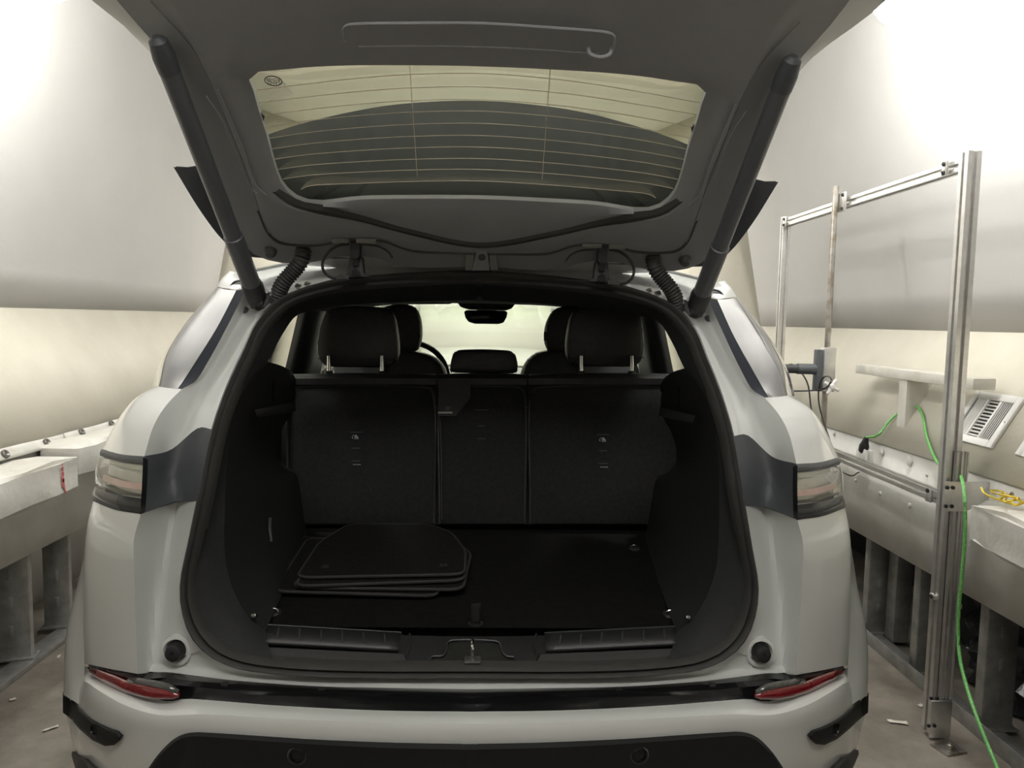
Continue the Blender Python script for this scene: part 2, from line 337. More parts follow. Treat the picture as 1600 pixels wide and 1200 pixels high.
def panel_lamp(c, sx, sy, m, label):
    t = thing('ceiling_lamp', label, 'lamp', c, 'long ceiling lamps')
    x, y, z = c
    bm = bmesh.new()
    for s in (-1, 1):
        add_box(bm, (x + s * (sx / 2 + .02), y, z), (.04, sy + .08, .07), .005); add_box(bm, (x, y + s * (sy / 2 + .02), z), (sx, .04, .07), .005)
    add_box(bm, (x, y, z + .03), (sx, sy, .012), .002)
    from_bm('frame', bm, 'white_paint', t); box('diffuser', (x, y, z - .01), (sx - .004, sy - .004, .02), m, t, bev=.004)
panel_lamp((0, 2.9, ZC - .04), .14, 1.4, 'lamp_ceil', 'long ceiling lamp above the open tailgate')
panel_lamp((0, 6.65, ZC - .04), 1.8, .45, 'fill_front', 'added fill panel in front of the car by the far wall')  # invented panel out of view, brightens the far wall
panel_lamp((0, -0.1, ZC - .04), 1.6, .5, 'fill_back', 'added fill panel above the photographer behind the car')  # invented panel out of view, lights the rear of the car
# ---------------------------------------------------------------- steel studs under the benches
def stud(x, y, sx, top, wide, label, ang=0, m='galvanised'):
    """C-channel: web across, two flanges with lips"""
    t = .004; h = top - .024; c = Vector((x, y, .024)); bm = bmesh.new()
    add_box(bm, (0, 0, h / 2), (wide, t, h), .001)
    for s in (-1, 1):
        add_box(bm, (s * wide / 2, .022, h / 2), (t, .044, h), .001); add_box(bm, (s * (wide / 2 - .007), .044, h / 2), (.014, t, h), .001)
    add_box(bm, (0, .02, .004), (wide + .03, .08, .008), .002)
    for zz in (.12, .24, .36):
        add_box(bm, (0, -.003, zz), (.018, .006, .045), .002)
    bmesh.ops.transform(bm, matrix=Matrix.Translation(c) @ Matrix.Rotation(ang, 4, 'Z'), verts=bm.verts)
    return from_bm('steel_stud', bm, m, None, label=label, cat='stud', group='steel studs under the benches')
for px, py, wd, lab in ((1352, 955, .10, 'steel stud under the right bench, first one beside the white car'), (1426, 1050, .10, 'steel stud under the right bench just left of the aluminium post'),
                        (1531, 1135, .11, 'steel stud under the right bench right of the green cord')):
    q = PX(px, py, 1.80); stud(1.86, q.y, 1, BR + .12, wd, lab)
for k_, (px, lab) in enumerate(((42, 'wide grey stud under the left bench, nearest the camera'), (112, 'grey stud under the left bench, partly hidden by the white car'), (2, 'slotted stud under the left bench at the photo edge'))):
    q = PX(px, 950, -1.84); stud(-1.905 - (.16 if k_ == 2 else 0), q.y - (.25 if k_ == 2 else 0), -1, BL + .12, .13 if k_ == 0 else .10, lab, ang=.25)
q = PX(1390, 950, 1.88)
box('square_post', (1.92, q.y, .32), (.075, .075, .60), 'galvanised', None, bev=.006, label='square grey post under the right bench between two studs', cat='post')
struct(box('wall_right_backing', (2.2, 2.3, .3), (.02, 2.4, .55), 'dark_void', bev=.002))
# crumpled plastic behind the last stud
vs, n = [], 14
pl0 = PX(1600, 985, 2.0)
for i in range(n):
    for j in range(n):
        a = random.uniform(-.03, .03); vs.append((2.02 + a, pl0.y - .25 + .045 * i + random.uniform(-.012, .012), .02 + .042 * j + random.uniform(-.012, .012)))
raw('plastic_sheet', vs, grid_faces(n, n), 'black_sheet', None, label='crumpled glossy black plastic sheet under the right bench', cat='plastic sheet', sharp=5)
# ---------------------------------------------------------------- canvas-covered pads on the benches
def pad(name, x0, x1, ya, yb, z0, z1, label, seed):
    """soft padded block with wavy canvas"""
    rnd = random.Random(seed); bm = bmesh.new(); bmesh.ops.create_cube(bm, size=1.0)
    bmesh.ops.subdivide_edges(bm, edges=list(bm.edges), cuts=9, use_grid_fill=True)
    ph = [rnd.uniform(0, 6.28) for _ in range(6)]
    for v in bm.verts:
        u, w_, t = v.co.x, v.co.y, v.co.z
        k = lambda a, p: math.copysign(min(abs(a), .5), a)
        r = .035
        x = x0 + (x1 - x0) * (u + .5); y = ya + (yb - ya) * (w_ + .5); z = z0 + (z1 - z0) * (t + .5)
        e = sum(1 for a in (u, w_, t) if abs(a) > .49)
        if e >= 2:
            if abs(u) > .49: x -= math.copysign(.007 * e, u) * (1 if x1 > x0 else -1)
            if abs(w_) > .49: y -= math.copysign(.007 * e, w_)
            if abs(t) > .49: z -= math.copysign(.007 * e, t)
        if u * (x1 - x0) * (1 if x1 > x0 else -1) > .49 and x0 < 0 and z > ZL: x -= max(0, (z - ZL) * .56 - .035)
        wv = .006 * math.sin(9 * y + ph[0] + 5 * z) + .004 * math.sin(23 * y + ph[1] - 9 * z) + .004 * math.sin(31 * z + ph[2] + 6 * y)
        if abs(u) > .49: x += wv
        if abs(t) > .49: z += wv * .8
        v.co = (x, y, z)
    return from_bm(name, bm, 'canvas', None, label=label, cat='pad', group='canvas pads on the benches', sharp=60)
fx = -1.60
a, b, c2 = PX(129, 708, fx), PX(125, 765, fx), PX(0, 808, fx)
pad('bench_pad', fx, FL + .004, a.y - 1.7, a.y - .005, b.z, a.z, 'white canvas pad on the left bench with a red mark', 1)
rm = thing('red_mark_dummy', '', '') if False else None
pd1 = bpy.data.objects['bench_pad']
bm = bmesh.new()
for i, (px, py, s) in enumerate(((98, 733, .007), (98.5, 741, .008), (98, 749, .011), (98.6, 755, .014), (101, 762, .008), (102, 768, .005), (97.5, 726, .004))):
    q = PX(px, py, fx + .004)
    add_box(bm, q, (.004, s * 1.2, s * 2.4), .001)
from_bm('red_mark', bm, 'red_mark', None); o = bpy.data.objects['red_mark']; o.parent = pd1; o.matrix_parent_inverse = Matrix.Translation(-pd1.location)
o = None
a2, b2 = PX(128, 697, fx + .01), PX(128, 751, fx + .01)
pad('bench_pad', fx - .015, FL + .004, a2.y + .04, a2.y + 1.0, b2.z, a2.z - .005, 'white canvas pad on the left bench, partly behind the white car', 2)
rx = 1.585
a3, b3 = PX(1512, 783, rx), PX(1511, 853, rx)
pad('bench_pad', rx, FR - .004, a3.y - 1.6, a3.y, b3.z, a3.z, 'white canvas pad on the right bench under the safety glasses', 3)
# canvas strip with eyelets above the left pads
nL = Vector((-(SL[1] - ZL), 0, SL[0] - FL)).normalized()
if nL.x < 0: nL = -nL
tL = Vector((SL[0] - FL, 0, SL[1] - ZL)).normalized()
for k_, (ya, yb, lift) in enumerate(((1.4, 3.32, .0), (3.28, 5.0, .006))):
    rows = []
    hb, ht = ((PL(0, 722, Vector((FL, 0, ZL)) + nL * .016, nL) - Vector((FL, 0, ZL)) - nL * .016).dot(tL), (PL(0, 703, Vector((FL, 0, ZL)) + nL * .016, nL) - Vector((FL, 0, ZL)) - nL * .016).dot(tL))
    for h in np.linspace(hb, ht, 4):
        rows.append([Vector((FL, 0, ZL)) + tL * h + nL * (.0165 + lift + .003 * math.sin(17 * y + h * 60)) + Vector((0, y, .006 * math.sin(3.1 * y))) for y in np.linspace(ya, yb, 40)])
    st = loft('canvas_strip', rows, 'canvas', None, rawc=True, label=('pale canvas strip with eyelets along the left wall, nearer piece', 'pale canvas strip with eyelets along the left wall, farther piece behind the car')[k_], cat='canvas strip', group='canvas strips on the left wall')
    solid(st, .004, 0)
    e0 = None
    for y in np.arange(ya + .12, yb, .27):
        c = Vector((FL, y, ZL)) + tL * ((hb + ht) / 2) + nL * (.025 + lift)
        if e0 is None:
            e0 = lathe('eyelet', c, nL, [(.017, -.008), (.017, .003), (.012, .006), (.008, .002), (.004, -.002)], 'eyelet_metal', st, 16); y00 = y
            e0.parent = st; e0.matrix_parent_inverse = Matrix.Translation(-st.location)
        else: dupe(e0, (0, y - y00, 0), st)
# ---------------------------------------------------------------- right wall fittings
tR = Vector((SR[0] - FR, 0, SR[1] - ZR)).normalized(); nR = Vector((-tR.z, 0, tR.x))
pR = Vector((FR, 0, ZR))
def onR(px, py, lift=0.0): return PL(px, py, pR + nR * (.010 + lift), nR)
def vent(c00, c10, c11, c01, label):
    """register: rim, three banks of slats"""
    c = (c00 + c10 + c11 + c01) / 4; t = thing('wall_vent', label, 'vent', c, 'vents in the sloping right wall')
    wd = ((c10 - c00).length + (c11 - c01).length) / 2; ht = ((c01 - c00).length + (c11 - c10).length) / 2
    ux = Vector((0, -1, 0)); uy = -tR; B = Matrix((ux, uy, nR)).transposed()   # ux towards the camera, uy down the slope
    bm = bmesh.new(); rim = .028; hw, hh = wd / 2, ht / 2
    for s in (-1, 1):
        add_box(bm, c + B @ Vector((s * (hw - rim / 2), 0, .006)), (rim, ht, .012), .003, B); add_box(bm, c + B @ Vector((0, s * (hh - rim / 2), .006)), (wd - 2 * rim, rim, .0115), .003, B)
    iw = wd - 2 * rim; ih = ht - 2 * rim
    for k in (-1, 1): add_box(bm, c + B @ Vector((k * iw / 6, 0, .005)), (.010, ih, .010), .002, B)
    from_bm('rim', bm, 'vent_white', t)
    box('duct', c + B @ Vector((0, 0, .0005)), (iw, ih, .003), 'dark_void', t, bev=0, M=B)
    bank = iw / 3 - .010
    for k in (-1, 0, 1):
        s0 = None; cnt = 11 if k == 0 else 6
        for i in range(cnt):
            if k == 0: off = B @ Vector((0, -ih / 2 + ih * (i + .5) / cnt, .005)); d = (bank, ih / cnt * .55, .003); tilt = Matrix.Rotation(.6, 3, 'X')
            else: off = B @ Vector((k * iw / 3 - bank / 2 + bank * (i + .5) / cnt, 0, .005)); d = (bank / cnt * .5, ih, .003); tilt = Matrix.Rotation(-.6 * k, 3, 'Y')
            if s0 is None: s0 = box('slat', c + off, d, 'vent_white', t, bev=0, M=B @ tilt); o0 = off
            else: dupe(s0, off - o0, t)
    lathe('screw', c + B @ Vector((hw - rim / 2, 0, .012)), nR, [(.004, -.002), (.004, .001), (.001, .0015)], 'steel', t, 10)
vent(onR(1516, 613), onR(1603, 624), onR(1554, 701), onR(1492, 686), 'white slotted vent in the sloping right wall behind the aluminium post')
vA = onR(1607, 660); vB = onR(1588, 712)
v0 = bpy.data.objects['wall_vent']
dupe_tree(v0, Vector((0, vB.y - onR(1492, 686).y - .045, 0)), 'white vent at the right edge of the photo')
# T-shaped wooden bracket
s_b = onR(1407, 667); xf = s_b.x; yT = s_b.y; zt = PX(1411, 592, xf).z; zb = s_b.z
yb_, ya_ = PX(1339, 575, xf).y, PX(1524, 595, xf).y
t = thing('wall_bracket', 'off-white T-shaped wooden bracket standing on the sloping right wall', 'bracket', (xf, yT, zb))
xb = lambda z: FR + (SR[0] - FR) * (z - ZR) / (SR[1] - ZR) + .006
prism('stem', [(xf, yT - .03, zb - .01), (xf, yT - .03, zt), (xb(zt), yT - .03, zt), (xb(zb - .01), yT - .03, zb - .01)], (0, .06, 0), 'wood_white', t)
zc = (PX(1340, 567, xf).z + PX(1340, 585, xf).z) / 2
box('crossbar', (xf + .035, (ya_ + yb_) / 2, zt + .018), (.085, yb_ - ya_, .042), 'wood_white', t, bev=.004)
# socket box, plug and green cord
so = onR(1351, 716, .0); xs = FR + .0
q = PX(1351, 712, FR - .02)
t = thing('socket_box', 'small white socket box on the right bench fascia', 'socket', (FR - .02, q.y, q.z - .03))
box('box', (FR - .018, q.y, q.z), (.036, .075, .06), 'vent_white', t, bev=.004)
box('cover', (FR - .038, q.y, q.z), (.004, .082, .068), 'vent_white', t, bev=.0015)
g = thing('extension_cord', 'green extension cord hanging from the sloping right wall to the floor', 'cord', PZ(1550, 1199, 0))
pg0 = PX(1358, 692, FR - .03); plug_ax = (onR(1366, 686, .03) - q).normalized()
lathe('plug', Vector((FR - .03, q.y, q.z + .015)), plug_ax + Vector((0, 0, .9)), [(.012, 0), (.02, .008), (.021, .035), (.016, .05), (.010, .075), (.006, .082)], 'black_rubber', g, 14)
pe = Vector((FR - .03, q.y, q.z + .015)) + (plug_ax + Vector((0, 0, .9))).normalized() * .08
c1 = [pe, onR(1372, 680, .03), onR(1385, 663, .02), onR(1398, 650, .012), onR(1412, 640, .006), onR(1426, 635, .008), onR(1436, 638, .012), onR(1443, 655, .01), onR(1447, 680, .01), onR(1455, 703, .01), onR(1466, 724, .012), onR(1482, 734, .016), PX(1494, 738, FR - .02),
      PX(1503, 750, 1.60), PX(1507, 775, 1.560), PX(1508, 830, 1.555), PX(1504, 890, 1.555), PX(1499, 940, 1.555), PX(1497, 985, 1.555), PX(1500, 1030, 1.545), PX(1511, 1075, 1.53), PX(1528, 1125, 1.51), PX(1545, 1168, 1.50), PX(1560, 1205, 1.49)]
last = c1[-1]; c1 += [Vector((1.47, last.y - .1, max(.01, last.z - .08))), Vector((1.43, last.y - .22, .008)), Vector((1.35, last.y - .5, .008)), Vector((1.2, last.y - 1.0, .008))]
for p in c1: p.z = max(p.z, .008)
tube('cable', c1, .0055, 'green_cord', g, n=110, seg=8)
# fascia bolts and plaster spots
b0 = None
for px, py, r in ((1303, 678, .010), (1378, 706, .016), (1421, 720, .020), (1337, 751, .008), (1375, 771, .010), (1421, 790, .011), (1448, 742, .006)):
    q = PX(px, py, FR - .003)
    o = lathe('fascia_bolt', q, (-1, 0, 0), [(r, -.002), (r, .002), (r * .6, .005), (r * .25, .005)], 'white_paint', bpy.data.objects['wall_right_fascia'], 9)
# ---------------------------------------------------------------- aluminium frame
def profile(wd, dp):
    """outline of a T-slot extrusion, wd x dp, a slot on each narrow side, two on each wide one"""
    sl, d = .0065, .010; pts = []
    def side(a, b, n):
        L = (b - a).length; u = (b - a).normalized(); nrm = Vector((-u.y, u.x)); pts.append(a)
        for i in range(n):
            c = a + u * L * (i + .5) / n
            pts.extend([c - u * sl, c - u * sl + nrm * d, c + u * sl + nrm * d, c + u * sl])
    A, B_, C_, D = Vector((-wd / 2, -dp / 2)), Vector((wd / 2, -dp / 2)), Vector((wd / 2, dp / 2)), Vector((-wd / 2, dp / 2))
    nw = 2 if wd > dp * 1.4 else 1; nd = 2 if dp > wd * 1.4 else 1
    side(A, B_, nw); side(B_, C_, nd); side(C_, D, nw); side(D, A, nd); return pts
def extrusion(name, a, b, wd, dp, xax, parent):
    a, b = Vector(a), Vector(b); z = (b - a).normalized(); x = Vector(xax); y = z.cross(x); pr = profile(wd, dp)
    vs = [a + x * p.x + y * p.y for p in pr] + [b + x * p.x + y * p.y for p in pr]; n = len(pr)
    fs = [tuple(range(n))[::-1], tuple(range(n, 2 * n))] + [(i, (i + 1) % n, n + (i + 1) % n, n + i) for i in range(n)]
    return raw(name, vs, fs, 'aluminium', parent, sharp=20)
px_, py_ = 1.625, 2.523
fr = thing('aluminium_frame', 'tall aluminium T-slot frame standing along the right bench', 'frame', (px_, py_, 0))
extrusion('post', (px_, py_, .02), (px_, py_, 2.035), .05, .046, (0, 1, 0), fr)
extrusion('post', (px_ + .01, 4.11, .02), (px_ + .01, 4.11, 2.035), .04, .04, (0, 1, 0), fr)
zt_ = 2.0
extrusion('top_bar', (px_ + .005, py_ + .02, zt_), (px_ + .01, 4.09, zt_), .04, .04, (0, 0, 1), fr)
extrusion('lower_bar', (px_, py_ + .02, .855), (px_ + .01, 4.09, .87), .04, .04, (0, 0, 1), fr)
rod_y = PX(1300, 500, px_ - .03).y
rod = tube('rod', [(px_ - .045, rod_y, .03), (px_ - .045, rod_y, 2.075)], .013, 'steel', fr, n=2, seg=16)
def joint(c, d, bolts, nrm):
    o = box('bracket', c, d, 'aluminium', fr, bev=.003)
    for bq in bolts: lathe('bolt', Vector(c) + Vector(bq), nrm, [(.008, -.004), (.008, .004), (.005, .006), (.003, .003)], 'black_rubber', o, 12)
joint((px_ - .024, py_ + .10, zt_), (.008, .03, .05), [(-.004, 0, .015), (-.004, 0, -.015)], (-1, 0, 0))
joint((px_ - .018, 4.05, zt_ - .002), (.008, .03, .05), [(-.004, 0, .015), (-.004, 0, -.015)], (-1, 0, 0))
joint((px_ - .026, rod_y - .03, zt_), (.012, .06, .085), [(-.006, -.015, .03), (-.006, -.015, -.03)], (-1, 0, 0))
joint((px_ - .024, py_ + .07, .857), (.008, .035, .05), [(-.004, 0, .015)], (-1, 0, 0))
zz = P(1452, 935, py_ - .02).z
joint((px_ - .027, py_ - .0, zz), (.012, .03, .018), [(-.006, 0, 0)], (-1, 0, 0))
joint((px_ + .045, py_ - .03, zz - .02), (.012, .03, .018), [], (-1, 0, 0))
# splice sleeve and gusset plate on the near post
z1, z2 = P(1480, 703, py_).z, P(1480, 752, py_).z
extrusion('sleeve', (px_ + .018, py_ - .032, .05), (px_ + .018, py_ - .032, z1), .022, .042, (0, 1, 0), fr)
pa, pb = P(1474, 752, py_ - .05), P(1506, 798, py_ - .05)
pc = P(1545, 752, py_ - .05)
pl = prism('gusset_plate', [(pa.x, py_ - .055, pa.z), (pc.x + .05, py_ - .055, pa.z + .002), (pc.x + .05, py_ - .055, pa.z - .03), (pb.x, py_ - .055, pb.z), (pa.x, py_ - .055, pb.z)], (0, -.006, 0), 'aluminium', fr)
for px, py in ((1480, 762), (1489, 762), (1478, 791), (1487, 791)):
    lathe('bolt', P(px, py, py_ - .063), (0, -1, 0), [(.0065, -.003), (.0065, .003), (.003, .004)], 'black_rubber', pl, 12)
# foot of the near post
zf = P(1455, 1085, py_).z
ft = box('foot_bracket', (px_, py_ - .045, zf / 2 + .01), (.075, .007, zf - .02), 'aluminium', fr, bev=.002)
for px, py in ((1455, 1091), (1464, 1091), (1451, 1134), (1460, 1134)):
    lathe('bolt', P(px, py, py_ - .05), (0, -1, 0), [(.006, -.003), (.006, .003), (.003, .004)], 'black_rubber', ft, 12)
bp = box('base_plate', (px_ + .01, py_ - .085, .004), (.085, .075, .008), 'steel', fr, bev=.002, M=Matrix.Rotation(.25, 3, 'Z'))
lathe('anchor_bolt', (px_ + .01, py_ - .092, .008), (0, 0, 1), [(.02, 0), (.02, .004), (.011, .004), (.011, .014), (.006, .016), (.006, .026)], 'steel', bp, 12)
box('base_plate', (px_ + .01, 4.11, .01), (.10, .10, .02), 'steel', fr, bev=.002)
# sensor arm clamped to the rod
zA = PX(1275, 575, px_ - .05).z
ar = thing('sensor_probe', 'dark round sensor probe clamped to the rod, pointing at the car', 'sensor', (px_ - .05, rod_y, zA - .1))
box('clamp_plate', (px_ - .082, rod_y, zA - .005), (.03, .045, .19), 'grey_trim', ar, bev=.003)
cb = box('clamp_block', (px_ - .045, rod_y - .012, zA), (.055, .05, .20), 'aluminium', ar, bev=.004)
tube('tube', [(px_ - .09, rod_y, zA), (px_ - .55, rod_y + .01, zA)], .021, 'carbon', ar, n=2, seg=20)
tube('collar', [(px_ - .095, rod_y, zA), (px_ - .18, rod_y + .002, zA)], .0245, 'grey_trim', ar, n=2, seg=20)
kc = Vector((px_ - .04, rod_y - .055, zA - .075)); bm = bmesh.new()
for i in range(4):
    add_box(bm, kc + Matrix.Rotation(.5 + i * math.pi / 2, 3, 'Y') @ Vector((.022, 0, 0)), (.036, .016, .014), .005, Matrix.Rotation(.5 + i * math.pi / 2, 3, 'Y'))
add_box(bm, kc, (.024, .022, .024), .006)
from_bm('star_knob', bm, 'vent_white', ar)
def cable(pp, label):
    o = tube('sensor_cable', pp, .0035, 'black_rubber', None, n=60, seg=6, label=label, cat='cable', group='thin black sensor cables'); return o
xk = px_ - .075
cable([PX(1222, 590, 1.42), PX(1226, 575, 1.45), PX(1236, 569, 1.47), PX(1248, 578, 1.49), PX(1262, 600, 1.50), PX(1268, 640, 1.52), PX(1280, 668, 1.52), PX(1292, 690, 1.55)], 'thin black cable looping over the sensor probe and hanging behind the car')
cable([PX(1222, 610, 1.40), PX(1250, 611, 1.45), PX(1280, 609, xk - .03), PX(1295, 602, xk - .035), PX(1299, 592, xk - .035), PX(1290, 588, xk - .035), PX(1282, 597, xk - .035), PX(1279, 625, xk - .02), PX(1287, 660, xk), PX(1297, 690, xk), PX(1303, 725, xk), PX(1325, 742, xk + .03), PX(1342, 738, FR - .03)], 'thin black cable looped round the star knob and hung along the rod')
# ---------------------------------------------------------------- safety glasses with a yellow cord on the right pad
gz = a3.z + .004
sg = thing('safety_glasses', 'clear safety glasses lying on the right canvas pad', 'safety glasses', PX(1553, 775, rx + .06))
o3 = PX(1553, 783, rx + .05); o3.z = gz
for s in (-1, 1):
    c = o3 + Vector((0, s * .034, .022)); pts = []
    rows = []
    for i in range(7):
        u = -1 + 2 * i / 6; rows.append([c + Vector((-.012 * (1 - u * u) + .010, u * .031, v * .02 * (1 - .25 * abs(u)))) for v in np.linspace(-1, 1, 6)])
    loft('lens', rows, 'clear_plastic', sg, rawc=True)
    tube('temple', [c + Vector((.008, s * .031, .008)), c + Vector((.06, s * .036, .008)), c + Vector((.10, s * .034, -.006)), c + Vector((.12, s * .03, -.018))], .0025, 'clear_plastic', sg, n=10, seg=6)
tube('bridge', [o3 + Vector((0, -.008, .03)), o3 + Vector((-.004, 0, .034)), o3 + Vector((0, .008, .03))], .002, 'clear_plastic', sg, n=6, seg=6)
yp = []
for i in range(40):
    a_ = i * .9; yp.append(o3 + Vector((.05 + .018 * math.sin(a_ * 1.3), -.055 + .003 * i + .022 * math.cos(a_), .006 + .022 * abs(math.sin(a_ * .35)) )))
yp = [PX(1533, 762, rx + .03), PX(1540, 772, rx + .02)] + yp + [PX(1572, 784, rx + .02), PX(1581, 782, rx + .03)]
for p_ in yp: p_.z = max(p_.z, gz + .002)
tube('yellow_cord', yp, .003, 'yellow_cord', None, n=160, seg=6, label='tangled yellow cord lying beside the safety glasses on the pad', cat='cord')
lathe('washer', PX(1581, 773, FR - .02), (-1, 0, 0), [(.009, -.002), (.009, .002), (.004, .003), (.004, -.001)], 'steel', bpy.data.objects['wall_right_fascia'], 14)
# ---------------------------------------------------------------- litter on the floor
def scrap(px, py, sx, sy, label, rot=0.0):
    c = PZ(px, py, .0); bm = bmesh.new(); vs = []
    n = 5; rows = []
    for i in range(n):
        rows.append([c + Matrix.Rotation(rot, 3, 'Z') @ Vector(((i / (n - 1) - .5) * sx + random.uniform(-.1, .1) * sx, (j / (n - 1) - .5) * sy + random.uniform(-.1, .1) * sy, .003 + random.uniform(0, .004))) for j in range(n)])
    bm.free(); o = loft('paper_scrap', rows, 'paper', None, rawc=True, label=label, cat='scrap', group='scraps on the floor', sharp=10); solid(o, .001, 0)
scrap(79, 1140, .012, .05, 'small pale scrap on the floor left of the rear bumper', -.8)
scrap(92, 1027, .012, .03, 'tiny pale scrap on the floor under the left bench edge', .3)
scrap(20, 1094, .02, .02, 'tiny pale scrap on the floor at the left photo edge', .6)
scrap(1403, 1130, .07, .022, 'torn beige paper strip on the floor beside the aluminium post foot', -.2)
scrap(1439, 1104, .022, .018, 'small white scrap on the floor left of the aluminium post', .4)
scrap(1393, 1032, .035, .03, 'crumpled white scrap against the steel rail under the right bench', .4)
# ================================================================ THE CAR
CX = 0.0
car = thing('car', 'white compact sport utility vehicle seen from behind with its tailgate raised', 'car', (0, 2.6, 0))
def pair(name, curves, m, n=24, sub=1, thick=0.0, parent=car, **k):
    out = []
    for s in (0, 1):
        cs = [PS(c) if not isinstance(c[0], Vector) else list(c) for c in curves]
        if s: cs = [[mx(p) for p in c] for c in cs]
        o = loft(name, cs, m, parent if not isinstance(parent, (list, tuple)) else parent[s], n=n, sub=sub, **k)
        if thick: solid(o, thick, 0)
        out.append(o)
    return out
def closed_sym(left, n):
    """closed loop from a left-hand trace running bottom centre -> left side -> top centre"""
    left = [Vector(p) for p in left]; left[0].x = 0; left[-1].x = 0
    h = cr(left, n, (mx(left[1]), mx(left[-2]))); h[0].x = 0; h[-1].x = 0
    return h + [mx(p) for p in h[-2:0:-1]]
def span(left, n):
    """left-hand trace ending on the centre line, continued smoothly to the right-hand side"""
    left = [Vector(p) for p in left]; left[-1].x = 0; h = cr(left, n, (left[0] * 2 - left[1], mx(left[-2]))); h[-1].x = 0
    return h + [mx(p) for p in h[-2::-1]]
# ---- opening seal
A = [(745, 1058, 1.515), (600, 1058, 1.515), (493, 1056, 1.515), (420, 1050, 1.517), (370, 1042, 1.52), (325, 1021, 1.525), (298, 990, 1.53), (284, 945, 1.535), (283, 905, 1.545), (294, 850, 1.56), (308, 782, 1.58), (331, 671, 1.66), (353, 605, 1.73), (380, 545, 1.80), (402, 499, 1.86), (433, 468, 1.90), (461, 454, 1.915), (517, 438, 1.935), (587, 430, 1.95), (660, 425, 1.96), (745, 423, 1.965)]
AI = [(745, 1037, 1.53), (600, 1037, 1.53), (493, 1034, 1.53), (427, 1029, 1.533), (383, 1021, 1.535), (347, 1005, 1.54), (320, 975, 1.545), (306, 935, 1.55), (305, 900, 1.56), (316, 848, 1.575), (330, 782, 1.595), (352, 676, 1.675), (374, 612, 1.745), (400, 555, 1.815), (420, 515, 1.875), (450, 483, 1.91), (473, 471, 1.925), (525, 458, 1.945), (590, 451, 1.96), (660, 447, 1.97), (745, 445, 1.975)]
NL = 70
oA, oI = closed_sym(PS(A), NL), closed_sym(PS(AI), NL)
rows = []
for u, h in ((-.03, -.004), (0, .003), (.08, .012), (.22, .017), (.38, .013), (.48, .007), (.58, .012), (.74, .019), (.9, .014), (1.0, .002), (1.05, -.012)):
    rows.append([a.lerp(b, u) + Vector((0, -h, 0)) for a, b in zip(oA, oI)])
loft('opening_seal', rows, 'rubber_seal', car, rawc=True, closed=True, sharp=60)
# ---- jambs round the opening (body colour)
C_up = [(385, 451, 1.965), (355, 510, 1.90), (325, 565, 1.84), (304, 597, 1.80), (284, 608, 1.78), (256, 638, 1.70), (239, 668, 1.65), (225.5, 713, 1.60)]
pair('opening_jamb', [[(461, 454, 1.93), (433, 468, 1.915), (402, 499, 1.875), (380, 545, 1.815), (353, 605, 1.745), (331, 671, 1.675)],
     [(440, 444, 1.99), (415, 470, 1.965), (383, 515, 1.91), (355, 565, 1.85), (330, 615, 1.78), (309, 669, 1.705)],
     [(410, 440, 2.01), (394, 468, 1.985), (362, 525, 1.92), (330, 580, 1.85), (300, 630, 1.775), (268, 702, 1.68)], C_up], 'car_white', n=30, sub=5)
pair('jamb_trim', [[(332, 671, 1.67), (309, 783, 1.59)], [(309, 669, 1.70), (293, 783, 1.62)], [(268, 702, 1.675), (266, 745, 1.66), (278, 783, 1.635)], [(225.5, 713, 1.60), (224, 755, 1.575), (221, 803, 1.55)]], 'grey_trim', n=10, sub=5)
pair('lower_jamb', [[(309, 782, 1.59), (294, 850, 1.57), (285, 905, 1.555), (286, 950, 1.545), (300, 992, 1.54), (318, 1015, 1.535)],
     [(281, 783, 1.655), (269, 845, 1.64), (259, 900, 1.625), (251, 950, 1.605), (245, 1000, 1.58), (242, 1042, 1.555)],
     [(274, 785, 1.66), (262, 850, 1.645), (252, 900, 1.63), (244, 950, 1.605), (239, 1000, 1.58), (234, 1050, 1.55)],
     [(220.5, 803, 1.55), (210, 840, 1.545), (209.5, 900, 1.535), (211, 945, 1.53), (213, 1000, 1.52), (215, 1053, 1.505)]], 'car_white', n=24, sub=5)
pair('rear_sill', [[(296, 985, 1.545), (316, 1013, 1.54), (345, 1032, 1.535), (400, 1048, 1.53), (493, 1057, 1.53), (620, 1059, 1.53), (746, 1059, 1.53)],
     [(236, 1020, 1.575), (258, 1038, 1.553), (300, 1047, 1.54), (370, 1056, 1.525), (493, 1066, 1.515), (620, 1069, 1.51), (746, 1070, 1.51)],
     [(228, 1049, 1.55), (255, 1051, 1.54), (300, 1056, 1.52), (365, 1064, 1.505), (493, 1073, 1.50), (620, 1076, 1.50), (746, 1078, 1.50)]], 'car_white', n=30, sub=4)
# rubber stops in the jamb
def stop(q):
    st = lathe('rubber_stop', q, (0, -1, .1), [(.021, -.02), (.021, .0), (.017, .012), (.016, .018), (.012, .020), (.004, .020), (.003, .017)], 'black_rubber', car, 24)
    lathe('stop_ring', q, (0, -1, .1), [(.034, -.012), (.032, .002), (.025, .004), (.021, -.004)], 'car_white', st, 28)
    return st
q = P(275, 1017, 1.545); stop(q); stop(mx(q))
q = P(382, 486, 1.965)
for q_ in (q, mx(q)): lathe('jamb_plug', q_, (.25 if q_.x < 0 else -.25, -1, .3), [(.012, -.02), (.012, .001), (.009, .003)], 'grey_trim', car, 16)
